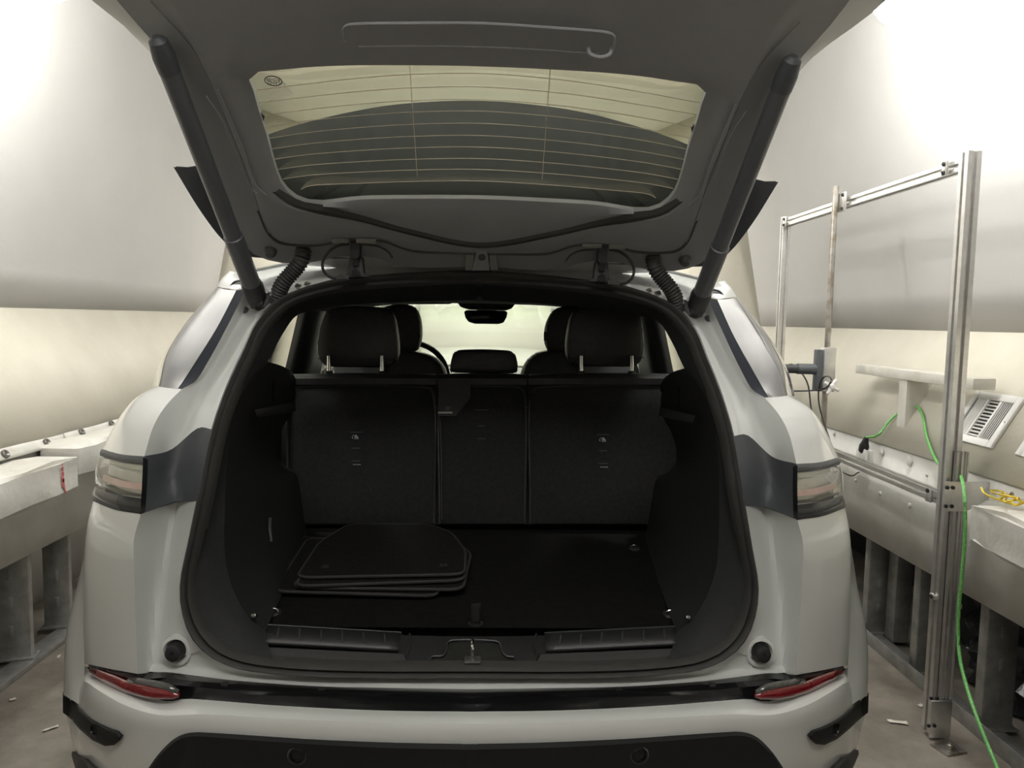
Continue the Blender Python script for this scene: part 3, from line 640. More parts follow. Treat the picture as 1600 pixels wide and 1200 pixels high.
# ---- D-pillar panel, its black edge, shoulder and corner panels
pair('pillar_edge', [[(385, 451, 1.968), (355, 510, 1.903), (325, 565, 1.843), (304, 597, 1.803), (284, 608, 1.783)], [(369, 454, 1.99), (340, 510, 1.925), (309, 560, 1.865), (287, 594, 1.82), (278, 607, 1.79)]], 'pillar_edge', n=16, sub=2)
pair('pillar_panel', [[(369, 454, 1.989), (340, 510, 1.924), (309, 560, 1.864), (287, 594, 1.819), (278, 607, 1.789)], [(352, 451, 2.03), (318, 506, 1.965), (293, 545, 1.91), (272, 580, 1.86), (262, 606, 1.825)],
     [(340, 449, 2.07), (303, 497, 2.01), (281, 528, 1.965), (261, 563, 1.915), (248, 604, 1.865)], [Vector((-.735, 2.25, 1.535)), Vector((-.765, 2.22, 1.46)), Vector((-.785, 2.18, 1.40)), Vector((-.80, 2.14, 1.34)), Vector((-.815, 2.10, 1.275))] and PS([(338, 449, 2.25), (296, 497, 2.22), (272, 528, 2.18), (251, 563, 2.14), (238, 604, 2.10)])], 'pillar_gloss', n=16, sub=5)
SH = [[(284, 608, 1.78), (256, 638, 1.70), (239, 668, 1.65), (225.5, 713, 1.60)], [(262, 606, 1.825), (230, 632, 1.765), (207, 665, 1.715), (190, 710, 1.665)], [(248, 603, 1.875), (215, 621, 1.855), (190, 649, 1.825), (160, 702, 1.775)], [(246, 606, 2.1), (212, 627, 2.05), (190, 655, 2.0), (165, 710, 1.95)]]
pair('shoulder_panel', SH, 'car_white', n=16, sub=5)
COR = [[(220.5, 803, 1.55), (210, 840, 1.545), (209.5, 900, 1.535), (211, 945, 1.53), (213, 1000, 1.52), (215, 1053, 1.505)],
       [(183, 797, 1.605), (174, 835, 1.60), (171, 900, 1.59), (171, 945, 1.585), (173, 1000, 1.578), (176, 1046, 1.57)],
       [(147, 783, 1.735), (138, 820, 1.715), (133, 880, 1.70), (131.5, 945, 1.69), (131, 1000, 1.685), (134, 1037, 1.68)],
       [(150, 785, 1.9), (143, 820, 1.88), (138, 880, 1.87), (137, 945, 1.86), (137, 1000, 1.86), (140, 1040, 1.86)]]
pair('corner_panel', COR, 'car_white', n=24, sub=5)
# ---- tail lamps
LT = [(225.5, 713, 1.60), (190, 710, 1.665), (160, 702, 1.775), (166, 704, 1.93)]
LB = [(220.5, 803, 1.55), (183, 797, 1.605), (147, 783, 1.735), (153, 785, 1.90)]
lt, lb = cr(PS(LT), 20), cr(PS(LB), 20)
def lamp_band(t0, t1, off, bulge=0.0, k=5):
    rows = []
    for i in range(k):
        t = t0 + (t1 - t0) * i / (k - 1); e = off + bulge * math.sin(math.pi * i / (k - 1))
        row = []
        for j, (a, b) in enumerate(zip(lt, lb)):
            p = a.lerp(b, t); nrm = Vector((-(.25 + .75 * j / 19), -(1 - .7 * j / 19), 0)).normalized(); row.append(p + nrm * e)
        rows.append(row)
    return rows
for s in (0, 1):
    f_ = (lambda r: r) if not s else (lambda r: [[mx(p) for p in row] for row in r])
    tl = loft('tail_lamp', f_(lamp_band(0.0, 1.0, -.022)), 'lamp_inner', car, rawc=True, label='tail lamp with clear upper lens and smoked lower lens')
    loft('top_strip', f_(lamp_band(.0, .13, .001, .002)), 'grey_trim', tl, rawc=True)
    loft('groove', f_(lamp_band(.13, .17, -.006)), 'gloss_black', tl, rawc=True)
    loft('clear_lens', f_(lamp_band(.16, .66, .003, .003, 7)), 'lens_clear', tl, rawc=True)
    loft('pink_reflector', f_([r[:-4] for r in lamp_band(.50, .62, -.012)]), 'lamp_pink', tl, rawc=True)
    for tt in (.28,): loft('light_guide', f_([r[1:] for r in lamp_band(tt - .012, tt + .012, -.008, .004)]), 'lamp_inner', tl, rawc=True)
    loft('groove', f_(lamp_band(.675, .73, -.006)), 'gloss_black', tl, rawc=True)
    loft('smoked_lens', f_(lamp_band(.735, 1.0, .001, .004)), 'smoke_lens', tl, rawc=True)
    e0 = [P(225.5, 714, 1.598), P(224, 755, 1.573), P(221, 803, 1.548)]; e1 = [P(231, 718, 1.606), P(230, 755, 1.583), P(227, 800, 1.56)]
    if s: e0, e1 = [mx(p) for p in e0], [mx(p) for p in e1]
    loft('lamp_edge', [[p + Vector((0, -.006, 0)) for p in e0], e1], 'gloss_black', tl, n=8)
# ---- bumper
gx = [0, .2, .4, .52, .60, .67, .74, .80, .86, .91, .945, .96]; gy = [1.355, 1.36, 1.378, 1.397, 1.42, 1.455, 1.505, 1.56, 1.63, 1.70, 1.78, 1.86]
def PB(px, py, off=0.0):
    Y = 1.4
    for _ in range(40):
        q = P(px, py, Y); Y = .5 * Y + .5 * (np.interp(abs(q.x), gx, gy) + off)
    return P(px, py, Y)
r0 = [(746, 1077, 1.50), (620, 1075, 1.50), (493, 1072, 1.50), (365, 1063, 1.505), (300, 1055, 1.515), (255, 1050, 1.53), (215, 1053, 1.507), (176, 1046, 1.572), (139, 1037, 1.675)]
r1 = [(746, 1090, 1.44), (620, 1088, 1.44), (493, 1084, 1.445), (427, 1080, 1.45), (330, 1070, 1.465), (262, 1062, 1.485), (215, 1058, 1.50), (176, 1050, 1.565), (139, 1040, 1.67)]
r2p = [(746, 1112), (593, 1110), (427, 1102), (340, 1095), (290, 1092), (263, 1096), (227, 1087), (170, 1067), (145, 1054), (137, 1044), (132, 1040)]
r3p = [(746, 1131), (593, 1129), (427, 1122), (360, 1118), (312, 1116), (249, 1117), (198, 1103), (153, 1078), (137, 1067), (118, 1066), (104, 1074)]
r2 = [PB(*a, .045) for a in r2p]; r3 = [PB(*a, .004) for a in r3p]
r4 = [PB(*a, 0) for a in [(746, 1160), (593, 1158), (427, 1150), (340, 1146), (290, 1146), (235, 1150), (185, 1142), (145, 1128), (125, 1116), (110, 1106), (101, 1098)]]
r5 = [PB(*a, .01) for a in [(746, 1250), (593, 1250), (427, 1248), (340, 1245), (290, 1240), (235, 1232), (185, 1222), (155, 1212), (138, 1203), (126, 1192), (117, 1176)]]
r6 = [PB(*a, .05) for a in [(746, 1330), (593, 1330), (427, 1325), (340, 1320), (290, 1310), (235, 1300), (190, 1285), (165, 1275), (152, 1262), (142, 1250), (134, 1235)]]
pair('step_trim', [PS(r0), PS(r1), r2], 'gloss_black', n=60, sub=3, sharp=18)
pair('bumper_ledge', [[p for p in r2], [a.lerp(b, .5) + Vector((0, -.004, .002)) for a, b in zip(r2, r3)], r3], 'car_white', n=60, sub=4)
pair('bumper', [r3, [a.lerp(b, .15) + Vector((0, -.006, 0)) for a, b in zip(r3, r4)], r4, r5, r6], 'car_white', n=60, sub=4)
# clips along the step trim
for px, py in ((355, 1066), (504, 1076), (658, 1081)):
    q = P(px, py, 1.485)
    for q_ in (q, mx(q)): box('trim_clip', q_ + Vector((0, -.012, .0)), (.014, .012, .010), 'black_plastic', car, bev=.002)
# reflector and reversing lens in the step trim
def on_trim(px, py, off=0.012):
    Y = float(np.interp(px, [139, 176, 215, 245, 290], [1.672, 1.575, 1.51, 1.485, 1.47])); t = np.clip((py - 1045) / 45, 0, 1)
    return P(px, py, Y - off - .015 * t)
def slab(name, pts, m, parent, thick=.010, mirror=False):
    a = [on_trim(*p) for p in pts]
    if mirror: a = [mx(p) for p in a]
    n = len(a); h = n // 2; rows = []
    for i in range(h): rows.append([a[i].lerp(a[n - 1 - i], t) + Vector((0, -.004 * math.sin(math.pi * t), 0)) for t in np.linspace(0, 1, 6)])
    o = loft(name, rows, m, parent, rawc=True); solid(o, thick, 0); return o
RED = [(144, 1044), (159, 1048), (180, 1055.5), (198, 1063), (220, 1068), (241, 1072), (262, 1077), (280, 1083), (281, 1085), (272, 1089), (246, 1090), (226, 1087.5), (198, 1080), (178, 1071), (159, 1061), (145, 1050)]
REV = [(203, 1061), (222, 1061.5), (245, 1065), (265, 1070), (280, 1080), (279.5, 1081.5), (262, 1076), (241, 1071), (220, 1067), (204, 1063)]
for s in (False, True):
    rl = slab('reflector', RED, 'red_lens', car, mirror=s); rl['label'] = 'red reflector strip'
    slab('reversing_lens', REV, 'reverse_lens', car, mirror=s)
# dark corner trims of the bumper with parking sensors
CT = [(99, 1081), (113, 1092), (127, 1109), (147, 1126), (170, 1138), (184, 1142), (190, 1148), (189, 1153), (181, 1162), (167, 1164), (147, 1155), (127, 1138), (110, 1119), (100, 1112)]
def skin(name, pts, m, off, parent=car, mirror=False, thick=.012, d=4, fill=7):
    a = [PB(*p, off) for p in pts]; n = len(a); h = n // 2; rows = []
    for i in range(h):
        row = []
        for t in np.linspace(0, 1, fill):
            px = pts[i][0] * (1 - t) + pts[n - 1 - i][0] * t; py = pts[i][1] * (1 - t) + pts[n - 1 - i][1] * t
            row.append(PB(px, py, off - .003 * math.sin(math.pi * t)))
        rows.append(row)
    if mirror: rows = [[mx(p) for p in r] for r in rows]
    o = loft(name, rows, m, parent, rawc=True); solid(o, thick, 0); return o
for s in (False, True):
    ct = skin('corner_trim', CT, 'apron_black', -.003, mirror=s, thick=.008)
    q = PB(148, 1140, -.010); ax = (-.6, -1, 0); q = mx(q) if s else q; ax = (.6, -1, 0) if s else ax
    lathe('parking_sensor', q, ax, [(.014, -.01), (.014, .003), (.010, .004), (.009, .001), (.003, .0015)], 'gloss_black', ct, 20)
# black lower apron, with sensors
AP = []
top_ap = [(746, 1160), (593, 1157), (480, 1152), (393, 1147), (330, 1143), (303, 1142.5), (285, 1146), (272, 1153), (260, 1164), (246, 1180), (232, 1200), (222, 1216)]
bot_ap = [(746, 1352), (593, 1352), (480, 1348), (393, 1343), (330, 1338), (303, 1335), (285, 1330), (272, 1325), (255, 1318), (235, 1308), (215, 1296), (196, 1288)]
def apron():
    for s in (False, True):
        a0 = [PB(*p, .004) for p in top_ap]; a1 = [PB(px + (2 if px < 320 else 0), py + 6, -.012) for px, py in top_ap]; a2 = [PB(px, py + 22 if px > 280 else py + 12, -.010) for px, py in top_ap]
        a3_ = [PB(px, (p[1] + py) / 2 + 12, -.008) for p, (px, py) in zip(top_ap, bot_ap)]; a4 = [PB(*p, .02) for p in bot_ap]
        cs = [a0, a1, a2, a3_, a4]
        if s: cs = [[mx(p) for p in c] for c in cs]
        ap = loft('lower_apron', cs, 'apron_black', car, n=50, sub=3)
        q = PB(465, 1179, -.006); q = mx(q) if s else q
        lathe('parking_sensor', q, (0, -1, .05), [(.0155, -.02), (.0155, .006), (.012, .007), (.0115, .003), (.003, .004)], 'gloss_black', ap, 24)
        lathe('sensor_ring', q, (0, -1, .05), [(.0185, -.02), (.0185, .004), (.0160, .006), (.0155, .002)], 'grey_trim', ap, 24)
apron()
# lower corner cladding at the frame edge
LC = [(117, 1174), (133, 1186), (146, 1200), (160, 1220), (170, 1245), (150, 1250), (140, 1240), (132, 1225), (124, 1205), (116, 1180)]
for s in (False, True): skin('lower_cladding', LC, 'black_plastic', -.004, mirror=s)
# ---- rear wheel-arch flares and body sides
FLR = [[(147, 790, 1.74), (138, 822, 1.725), (132.5, 885, 1.705), (131.5, 945, 1.695), (131, 1000, 1.69), (132, 1050, 1.685), (129, 1104, 1.665)],
       [(147, 790, 1.80), (138, 822, 1.79), (124, 915, 1.775), (114, 960, 1.77), (107, 1005, 1.765), (104, 1050, 1.75), (113, 1094, 1.70)],
       [(148, 790, 1.90), (139, 825, 1.88), (121, 915, 1.86), (109, 960, 1.855), (102, 1000, 1.85), (99.5, 1045, 1.83), (99.5, 1086, 1.77)],
       [(152, 795, 2.0), (143, 830, 2.0), (128, 915, 1.98), (117, 960, 1.97), (110, 1005, 1.965), (106, 1045, 1.94), (103, 1090, 1.86)]]
pair('rear_wing', FLR, 'car_white', n=20, sub=4)
WR, WF = 2.26, 4.93     # axles
WZ, WRAD = .36, .36
ysta = [1.92, 2.02, 2.2, 2.4, 2.7, 3.1, 3.6, 4.1, 4.5, 4.9, 5.3, 5.6, 5.78]
plan = [.955, .97, .985, .995, .985, .985, .985, .985, .985, .97, .90, .76, .50]
def belt(Y): return float(np.interp(Y, [1.8, 2.3, 3.0, 4.0, 4.6, 5.2, 5.8], [1.22, 1.22, 1.19, 1.15, 1.11, 1.04, .92]))
def section(Y, k):
    b = belt(Y); zs = [.30, .42, .55, .70, .82, .93, 1.02, b - .05, b]; xs = [.87, .905, .92, .935, .935, .915, .895, .875, .845]
    return [Vector((-x * k, Y, min(z, b - .006 * (8 - i)))) for i, (x, z) in enumerate(zip(xs, zs))]
def side_body(mirror):
    rows = loft_pts([section(Y, k) for Y, k in zip(ysta, plan)], 40, 6)
    vs = [v for r in rows for v in r]; fs = []
    for f in grid_faces(len(rows), 40):
        c = sum((vs[i] for i in f), Vector()) / 4
        if any(math.hypot(c.y - wy, c.z - WZ) < .41 for wy in (WR, WF)): continue
        fs.append(f)
    if mirror: vs = [mx(v) for v in vs]
    raw('body_side', vs, fs, 'car_white', car)
    sx = 1 if mirror else -1
    for wy in (WR, WF):
        rr = []
        for i in range(33):
            a = math.radians(-8 + 196 * i / 32); c, s_ = math.cos(a), math.sin(a)
            xo = .938 if wy == WR else .915
            rr.append([Vector((sx * x, wy + r * c, max(.16, WZ + r * s_))) for r, x in ((.455, xo - .015), (.445, xo + .002), (.40, xo + .004), (.385, xo - .01), (.385, xo - .25))])
        loft('arch_trim', rr, 'black_plastic', car, rawc=True)
        # wheel
        ty = lathe('wheel', (sx * .80, wy, WZ), (sx, 0, 0), [(.23, -.11), (.33, -.11), (.352, -.09), (.36, -.05), (.36, .05), (.352, .09), (.33, .11), (.24, .115), (.235, .09)], 'tyre', car, 40)
        bm = bmesh.new()
        for i in range(5):
            M_ = Matrix.Rotation(i * 2 * math.pi / 5, 3, 'X')
            for d_ in (-.28, .28):
                M2 = M_ @ Matrix.Rotation(d_ * .6, 3, 'X'); add_box(bm, Vector((sx * .885, wy, WZ)) + M2 @ Vector((0, 0, .13)), (.03, .03, .21), .006, M2)
        add_box(bm, (sx * .885, wy, WZ), (.035, .12, .12), .02)
        from_bm('rim', bm, 'aluminium', ty)
        lathe('rim_ring', (sx * .80, wy, WZ), (sx, 0, 0), [(.238, -.1), (.238, .105), (.222, .10), (.215, .05), (.215, -.1)], 'aluminium', ty, 40)
    # door handle and mirror
    hz = 1.02
    for wy in (3.0, 3.95): box('door_handle', (sx * .905, wy, hz), (.02, .20, .03), 'car_white', car, bev=.008)
    bm = bmesh.new(); add_box(bm, (sx * .99, 4.35, 1.19), (.17, .09, .14), .035, seg=3); add_box(bm, (sx * .89, 4.38, 1.13), (.10, .06, .04), .01)
    from_bm('door_mirror', bm, 'car_white', car)
    # glass house: belt strip, pillars, rail, panes
    B = lambda y, t: Vector((sx * (.835 * (1 - t) + .715 * t), y, belt(y) * (1 - t) + 1.53 * t))
    def quad(name, ys, m, th=.004):
        o = loft(name, [[B(ys[0], 0), B(ys[1], 1)], [B(ys[2], 0), B(ys[3], 1)]], m, car, n=6, sub=1); solid(o, th, 0)
    quad('side_window', (2.13, 2.25, 3.32, 3.17), 'side_glass'); quad('side_window', (3.78, 3.60, 4.62, 3.95), 'side_glass')
    quad('side_pillar', (3.30, 3.15, 3.80, 3.62), 'black_plastic', .05); quad('side_pillar', (4.58, 3.90, 4.72, 4.0), 'black_plastic', .05)
    loft('roof_rail', [[Vector((sx * x, y, z + (0 if y < 3.5 else -.02 * (y - 3.5)))) for x, z in ((.71, 1.505), (.735, 1.52), (.735, 1.545), (.70, 1.575), (.66, 1.59))] for y in (2.4, 2.5, 2.8, 3.4, 4.0)], 'pillar_gloss', car, n=8, sub=3)
    ft_ = loft('front_wing', [[Vector((sx * x * k, y, z)) for x, z in ((.845, belt(y)), (.78, belt(y) + .03), (.6, belt(y) + .05), (0, belt(y) + .07))] for y, k in zip((4.62, 4.9, 5.3, 5.6, 5.78), (.985, .97, .90, .76, .50))], 'car_white', car, n=10, sub=3)
side_body(False); side_body(True)
box('front_fascia', (0, 5.72, .62), (.95, .10, .55), 'black_plastic', car, bev=.04)
box('underbody', (0, 3.6, .36), (1.5, 3.9, .16), 'black_plastic', car, bev=.03)
# roof and rear roof channel
def zroof(x, y): return (1.628 if y < 3.3 else 1.628 - .06 * (y - 3.3) ** 1.5) - .075 * (abs(x) / .68) ** 2.6
loft('roof', [[Vector((x, y, zroof(x, y))) for x in np.linspace(-.68, .68, 21)] for y in (2.09, 2.2, 2.5, 3.0, 3.5, 4.0)], 'car_white', car, rawc=True, sub=3, thick=.01)
ch = [[(745, 424, 1.975), (660, 426, 1.97), (587, 431, 1.96), (517, 439, 1.945), (461, 454, 1.925), (440, 462, 1.92)],
      [(745, 417, 2.02), (660, 419, 2.02), (587, 423, 2.015), (517, 430, 2.01), (455, 442, 2.0), (420, 455, 1.985)],
      [(745, 414, 2.04), (660, 415, 2.04), (587, 417, 2.04), (517, 420, 2.04), (450, 425, 2.035), (400, 440, 2.01)]]
top = cr([Vector((x, 2.09, zroof(x, 2.09) - .002)) for x in (0, -.12, -.28, -.42, -.58, -.66)], 6)
pair('roof_channel', [PS(c) for c in ch] + [top], 'car_white', n=30, sub=3)
pair('roof_corner', [[(410, 440, 2.01), (392, 452, 1.985), (384, 451, 1.97)], [(388, 430, 2.03), (372, 440, 2.02), (369, 452, 1.99)], [(362, 424, 2.06), (349, 436, 2.06), (341, 448, 2.06)], [(368, 420, 2.2), (352, 432, 2.2), (341, 445, 2.2)]], 'car_white', n=8, sub=4)
tube('drip_line', [P(382, 428, 2.022), P(379, 437, 2.015), P(367, 440, 2.018), P(361, 446, 2.02), P(357, 450, 2.03)], .003, 'grey_trim', car, n=16, seg=6)
tube('drip_line', [mx(P(382, 428, 2.022)), mx(P(379, 437, 2.015)), mx(P(367, 440, 2.018)), mx(P(361, 446, 2.02)), mx(P(357, 450, 2.03))], .003, 'grey_trim', car, n=16, seg=6)
# welded lugs in the channel beside the hinges
for px, py in ((440, 455), (470, 449), (485, 446)):
    q = P(px, py, 1.965)
    for q_ in (q, mx(q)): box('channel_clip', q_, (.03, .02, .012), 'lamp_inner', car, bev=.004, M=Matrix.Rotation(.4 if q_.x < 0 else -.4, 3, 'Y'))
# ================================================================ TAILGATE
AL = math.radians(38); G0 = Vector((0, 1.93, 1.60)); gd = Vector((0, -math.cos(AL), math.sin(AL))); gn = Vector((0, -math.sin(AL), -math.cos(AL)))
def G(px, py, lift=0.0): return PL(px, py, G0 + gn * lift, gn)
def GP(x, s, lift=0.0): return G0 + gd * s + gn * lift + Vector((x, 0, 0))
def GS(l, lift): return [G(*a, lift) for a in l]
NG = 60
def ring(left, lift, top):
    """closed loop: hinge centre -> left side -> far end (off the top of the frame) -> mirrored"""
    h = GS(left, lift) + [GP(x, s, lift) for x, s in top]; return closed_sym(h, NG)
O_ = [(757, 417), (640, 418), (606, 412), (590, 403), (520, 402), (500, 408), (440, 411), (398, 398), (375, 375), (345, 320), (312, 245), (288, 185), (262, 118), (245, 75), (212, 35), (186, 5)]
L1 = [(757, 396), (640, 391), (600, 377), (545, 374), (500, 383), (450, 382), (420, 366), (402, 320), (385, 270), (360, 205), (330, 130), (300, 75), (262, 20)]
L2 = [(757, 383), (680, 377), (600, 358), (520, 345), (450, 330), (412, 305), (400, 275), (388, 240), (368, 195), (342, 140), (318, 92), (296, 45), (280, 10)]
GL = [(757, 314), (640, 311), (560, 312), (505, 318), (470, 314), (443, 292), (428, 255), (417, 212), (405, 175), (396, 142), (390, 118)]
GLt = [(450, 108), (520, 103), (640, 102), (757, 104)]
rO = ring(O_, 0, [(-.67, .75), (-.66, .85), (-.58, .95), (-.4, .98), (0, .99)])
rL1 = ring(L1, .015, [(-.60, .78), (-.58, .85), (-.50, .92), (-.35, .945), (0, .95)])
rL2 = ring(L2, .032, [(-.57, .78), (-.55, .83), (-.47, .88), (-.33, .90), (0, .905)])
gl_l = GS(GL + GLt, .012); rG0 = closed_sym(gl_l, NG)
rG1 = closed_sym([p + gn * -.03 for p in gl_l], NG)
# the glass opening is an even match of points, so blend the wide ring towards it in two steps
def nearest_ring(dst, src):
    """points of src matched to dst by direction from the glass centre"""
    c = GP(0, .42); ux, uy = Vector((1, 0, 0)), gd
    an = lambda p: math.atan2((p - c).dot(uy), (p - c).dot(ux))
    A_ = sorted((an(p), p) for p in src); ks = [a for a, _ in A_]; out = []
    for p in dst:
        a = an(p); i = int(np.searchsorted(ks, a)) % len(ks); j = i - 1; a1, a0 = ks[i], ks[j]
        da = (a1 - a0) % (2 * math.pi); t = ((a - a0) % (2 * math.pi)) / da if da > 1e-9 else 0
        out.append(A_[j][1].lerp(A_[i][1], min(max(t, 0), 1)))
    return out
dense = lambda l: closed_sym(l, 300)
hL2 = GS(L2, .032) + [GP(x, s, .032) for x, s in [(-.57, .78), (-.55, .83), (-.47, .88), (-.33, .90), (0, .905)]]
gate_rows = []
g0 = nearest_ring(rL2, dense(gl_l))
gate = loft('tailgate', [[p - gn * .03 for p in rO], rO, rL1, [a.lerp(b, .6) + gn * .004 for a, b in zip(rL1, rL2)], rL2, [a.lerp(b, .35) + gn * .006 for a, b in zip(rL2, g0)], [a.lerp(b, .8) + gn * .004 for a, b in zip(rL2, g0)], g0, [p - gn * .012 for p in g0]], 'gate_trim_veiled', car, rawc=True, closed=True, sharp=28, label='raised tailgate with dark inner trim, greyed for veiling glare')
# outer painted skin
def skin_ring(left, lift, top): return closed_sym(GS(left, lift) + [GP(x, s, lift) for x, s in top], NG)
So = [(757, 421), (640, 421), (520, 418), (440, 408), (405, 385), (385, 350), (352, 290), (318, 215), (292, 150), (252, 95), (205, 48), (140, -2), (95, -40)]
rS = skin_ring(So, -.055, [(-.80, .78), (-.80, .88), (-.72, .97), (-.5, 1.02), (0, 1.03)])
rS2 = [p - gn * .06 + (GP(0, .45, -.055) - p) * .06 for p in rS]
GLx = [(757, 322), (640, 319), (560, 320), (500, 326), (462, 322), (434, 298), (418, 255), (407, 212), (394, 175), (384, 140), (378, 108), (440, 97), (520, 92), (640, 91), (757, 93)]
gout = nearest_ring(rS, dense(GS(GLx, -.018)))
gout2 = nearest_ring(rS, dense(GS(GLx, -.006)))
loft('outer_skin', [[p - gn * .03 for p in rO], rS, rS2, [a.lerp(b, .5) - gn * .02 for a, b in zip(rS2, gout)], gout, gout2], 'car_white', gate, rawc=True, closed=True)
# window pane
gc = [p - gn * .022 for p in gl_l]
left_half = cr(gc, 60)
bot, topc = [], []
mid = 60
pane_rows = []
hinge_c = G(757, 314, -.01); far_c = G(757, 104, -.01)
lp = dense(GS(GLx, -.002))
vs = lp + [sum(lp, Vector()) / len(lp)]; fs = [(i, (i + 1) % len(lp), len(lp)) for i in range(len(lp))]
pane = raw('rear_window', vs, fs, 'gate_glass', gate)
solid(pane, .003, 0)
# garnish above the window (lens-shaped) and trim bands
gt, gb = [(505, 319), (560, 312), (640, 310.5), (757, 311)], [(505, 321), (560, 335), (640, 357), (757, 378)]
rowA = GS(gt, .036); rowB = GS(gb, .036); fullA, fullB = span(rowA, 24), span(rowB, 24)
gar = loft('window_garnish', [[p - gn * .012 for p in fullA], fullA, [a.lerp(b, .5) + gn * .006 for a, b in zip(fullA, fullB)], fullB, [p - gn * .012 for p in fullB]], 'gate_trim_veiled', gate, rawc=True)
bandA, bandB = GS([(436, 297), (470, 316), (505, 322), (560, 336), (640, 358), (757, 379)], .034), GS([(425, 300), (455, 322), (505, 336), (560, 346), (640, 367), (757, 388)], .034)
fullA, fullB = span(bandA, 24), span(bandB, 24)
loft('garnish_shadow_gap', [[p - gn * .004 for p in fullA], [a.lerp(b, .5) + gn * .003 for a, b in zip(fullA, fullB)], fullB], 'rubber_seal', gate, rawc=True)
# bead lines of the trim
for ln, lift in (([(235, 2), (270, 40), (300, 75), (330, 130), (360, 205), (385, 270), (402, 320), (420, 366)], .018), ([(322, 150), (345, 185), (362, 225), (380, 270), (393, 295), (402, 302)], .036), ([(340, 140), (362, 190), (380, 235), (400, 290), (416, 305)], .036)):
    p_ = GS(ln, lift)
    for q_ in (p_, [mx(v) for v in p_]): tube('trim_bead', q_, .0016, 'gate_trim_veiled', gate, n=40, seg=6)
tube('trim_edge', span(GS([(404, 330), (420, 366), (436, 379), (460, 383), (500, 383), (545, 374.5), (600, 377), (625, 386), (645, 392), (700, 395), (757, 396.5)], .017), 40), .0035, 'rubber_seal', gate, n=120, seg=6)
# pull-handle pocket, moulded into the lower trim
pk = [(540, 66), (536, 50), (539, 41), (548, 38.5), (640, 36.5), (757, 37)]
pl_ = GS(pk, .043); tube('handle_pocket_edge', span(pl_, 30), .0028, 'gate_trim_veiled', gate, n=80, seg=6)
hc = mx(G(560, 66, .042)); tube('pull_handle', [hc + Vector((-.022, 0, .004)), hc + Vector((-.018, 0, -.008)), hc + Vector((0, 0, -.014)), hc + Vector((.018, 0, -.008)), hc + Vector((.022, 0, .004))], .004, 'gate_trim_veiled', gate, n=20, seg=8)
p_ = GS([(560, 73), (640, 72), (757, 73.5)], .043); tube('handle_pocket_edge', span(p_, 20), .0015, 'gate_trim_veiled', gate, n=50, seg=6)
# heater wires
for i, (yc, dl, xl) in enumerate(((115, 26, 400), (136, 25, 402), (156, 25, 408), (174, 24, 416), (193, 23, 422), (212, 21, 424), (230, 19, 428), (248, 17, 434), (265, 15, 442), (283, 13, 470))):
    l = GS([(xl, yc + dl), (480, yc + dl * .62), (560, yc + dl * .28), (640, yc + dl * .06), (757, yc)], -.0005); 
    tube('heater_wire', span(l, 20), .0008, 'heater_line', gate, n=48, seg=5)
vl = GS([(640, 103), (644, 160), (652, 276)], -.0005)
for q_ in (vl, [mx(p) for p in vl]): tube('heater_wire', q_, .0008, 'heater_line', gate, n=12, seg=5)
# oval maker's mark on the glass: seen from inside with the gate up it reads turned half round
lc = G(427, 126.5, -.0); B_ = Matrix((Vector((-1, 0, 0)), -gd, gn)).transposed().to_4x4()
ov = [lc + Vector((.0165 * math.cos(a), 0, 0)) + gd * (.0105 * math.sin(a)) for a in np.linspace(0, 2 * math.pi, 33)[:-1]]
tube('makers_oval', ov, .0011, 'print_grey', gate, n=0, seg=5, closed=True)
text('makers_mark', 'LAND', .009, Matrix.Translation(lc + gn * .0005 - gd * .0036) @ B_, 'print_grey', gate)
text('makers_mark', 'ROVER', .009, Matrix.Translation(lc + gn * .0005 + gd * .0036) @ B_, 'print_grey', gate)
# ---- spoiler, standing up behind the raised glass
tr = PS([(271, 261, 1.76), (296, 262, 1.765), (322, 254, 1.79), (370, 235, 1.83), (417, 211, 1.87), (500, 186, 1.90), (600, 166, 1.915), (680, 159, 1.92), (757, 158, 1.92)])
rt = PS([(372, 397, 1.95), (380, 400, 1.96), (395, 402, 1.97), (430, 404, 1.985), (470, 404, 1.99), (540, 404, 1.995), (620, 403, 2.0), (690, 403, 2.0), (757, 403, 2.0)])
mdl = PS([(312, 328, 1.84), (335, 325, 1.86), (358, 322, 1.885), (400, 318, 1.91), (445, 308, 1.93), (520, 295, 1.955), (610, 285, 1.97), (685, 281, 1.97), (757, 280, 1.97)])
mdh = PS([(345, 372, 1.90), (362, 370, 1.92), (380, 368, 1.935), (415, 366, 1.955), (455, 362, 1.965), (530, 356, 1.98), (615, 350, 1.985), (688, 348, 1.985), (757, 347, 1.985)])
def full(l, n=30):
    return span(l, n)
T, Md, Mh, Rt = full(tr), full(mdl), full(mdh), full(rt)
rows = loft_pts([T, Md, Mh, Rt], sub=5, rawc=True)
back = [[p + Vector((0, .012 + .05 * i / (len(rows) - 1), .004)) for p in r] for i, r in enumerate(rows)]
loft('spoiler', rows + back[::-1], 'spoiler_dark', gate, rawc=True, label='dark underside of the roof spoiler')
# small raised tab on the window edge, where the wires are fed
for s in (0, 1):
    a = [G(402, 168, -.0), G(414, 180, -.0), G(412, 192, -.0), G(404, 188, .0)]
    a = [mx(p) for p in a] if s else a; prism('wire_terminal', a, gn * .004, 'gate_dark', gate)
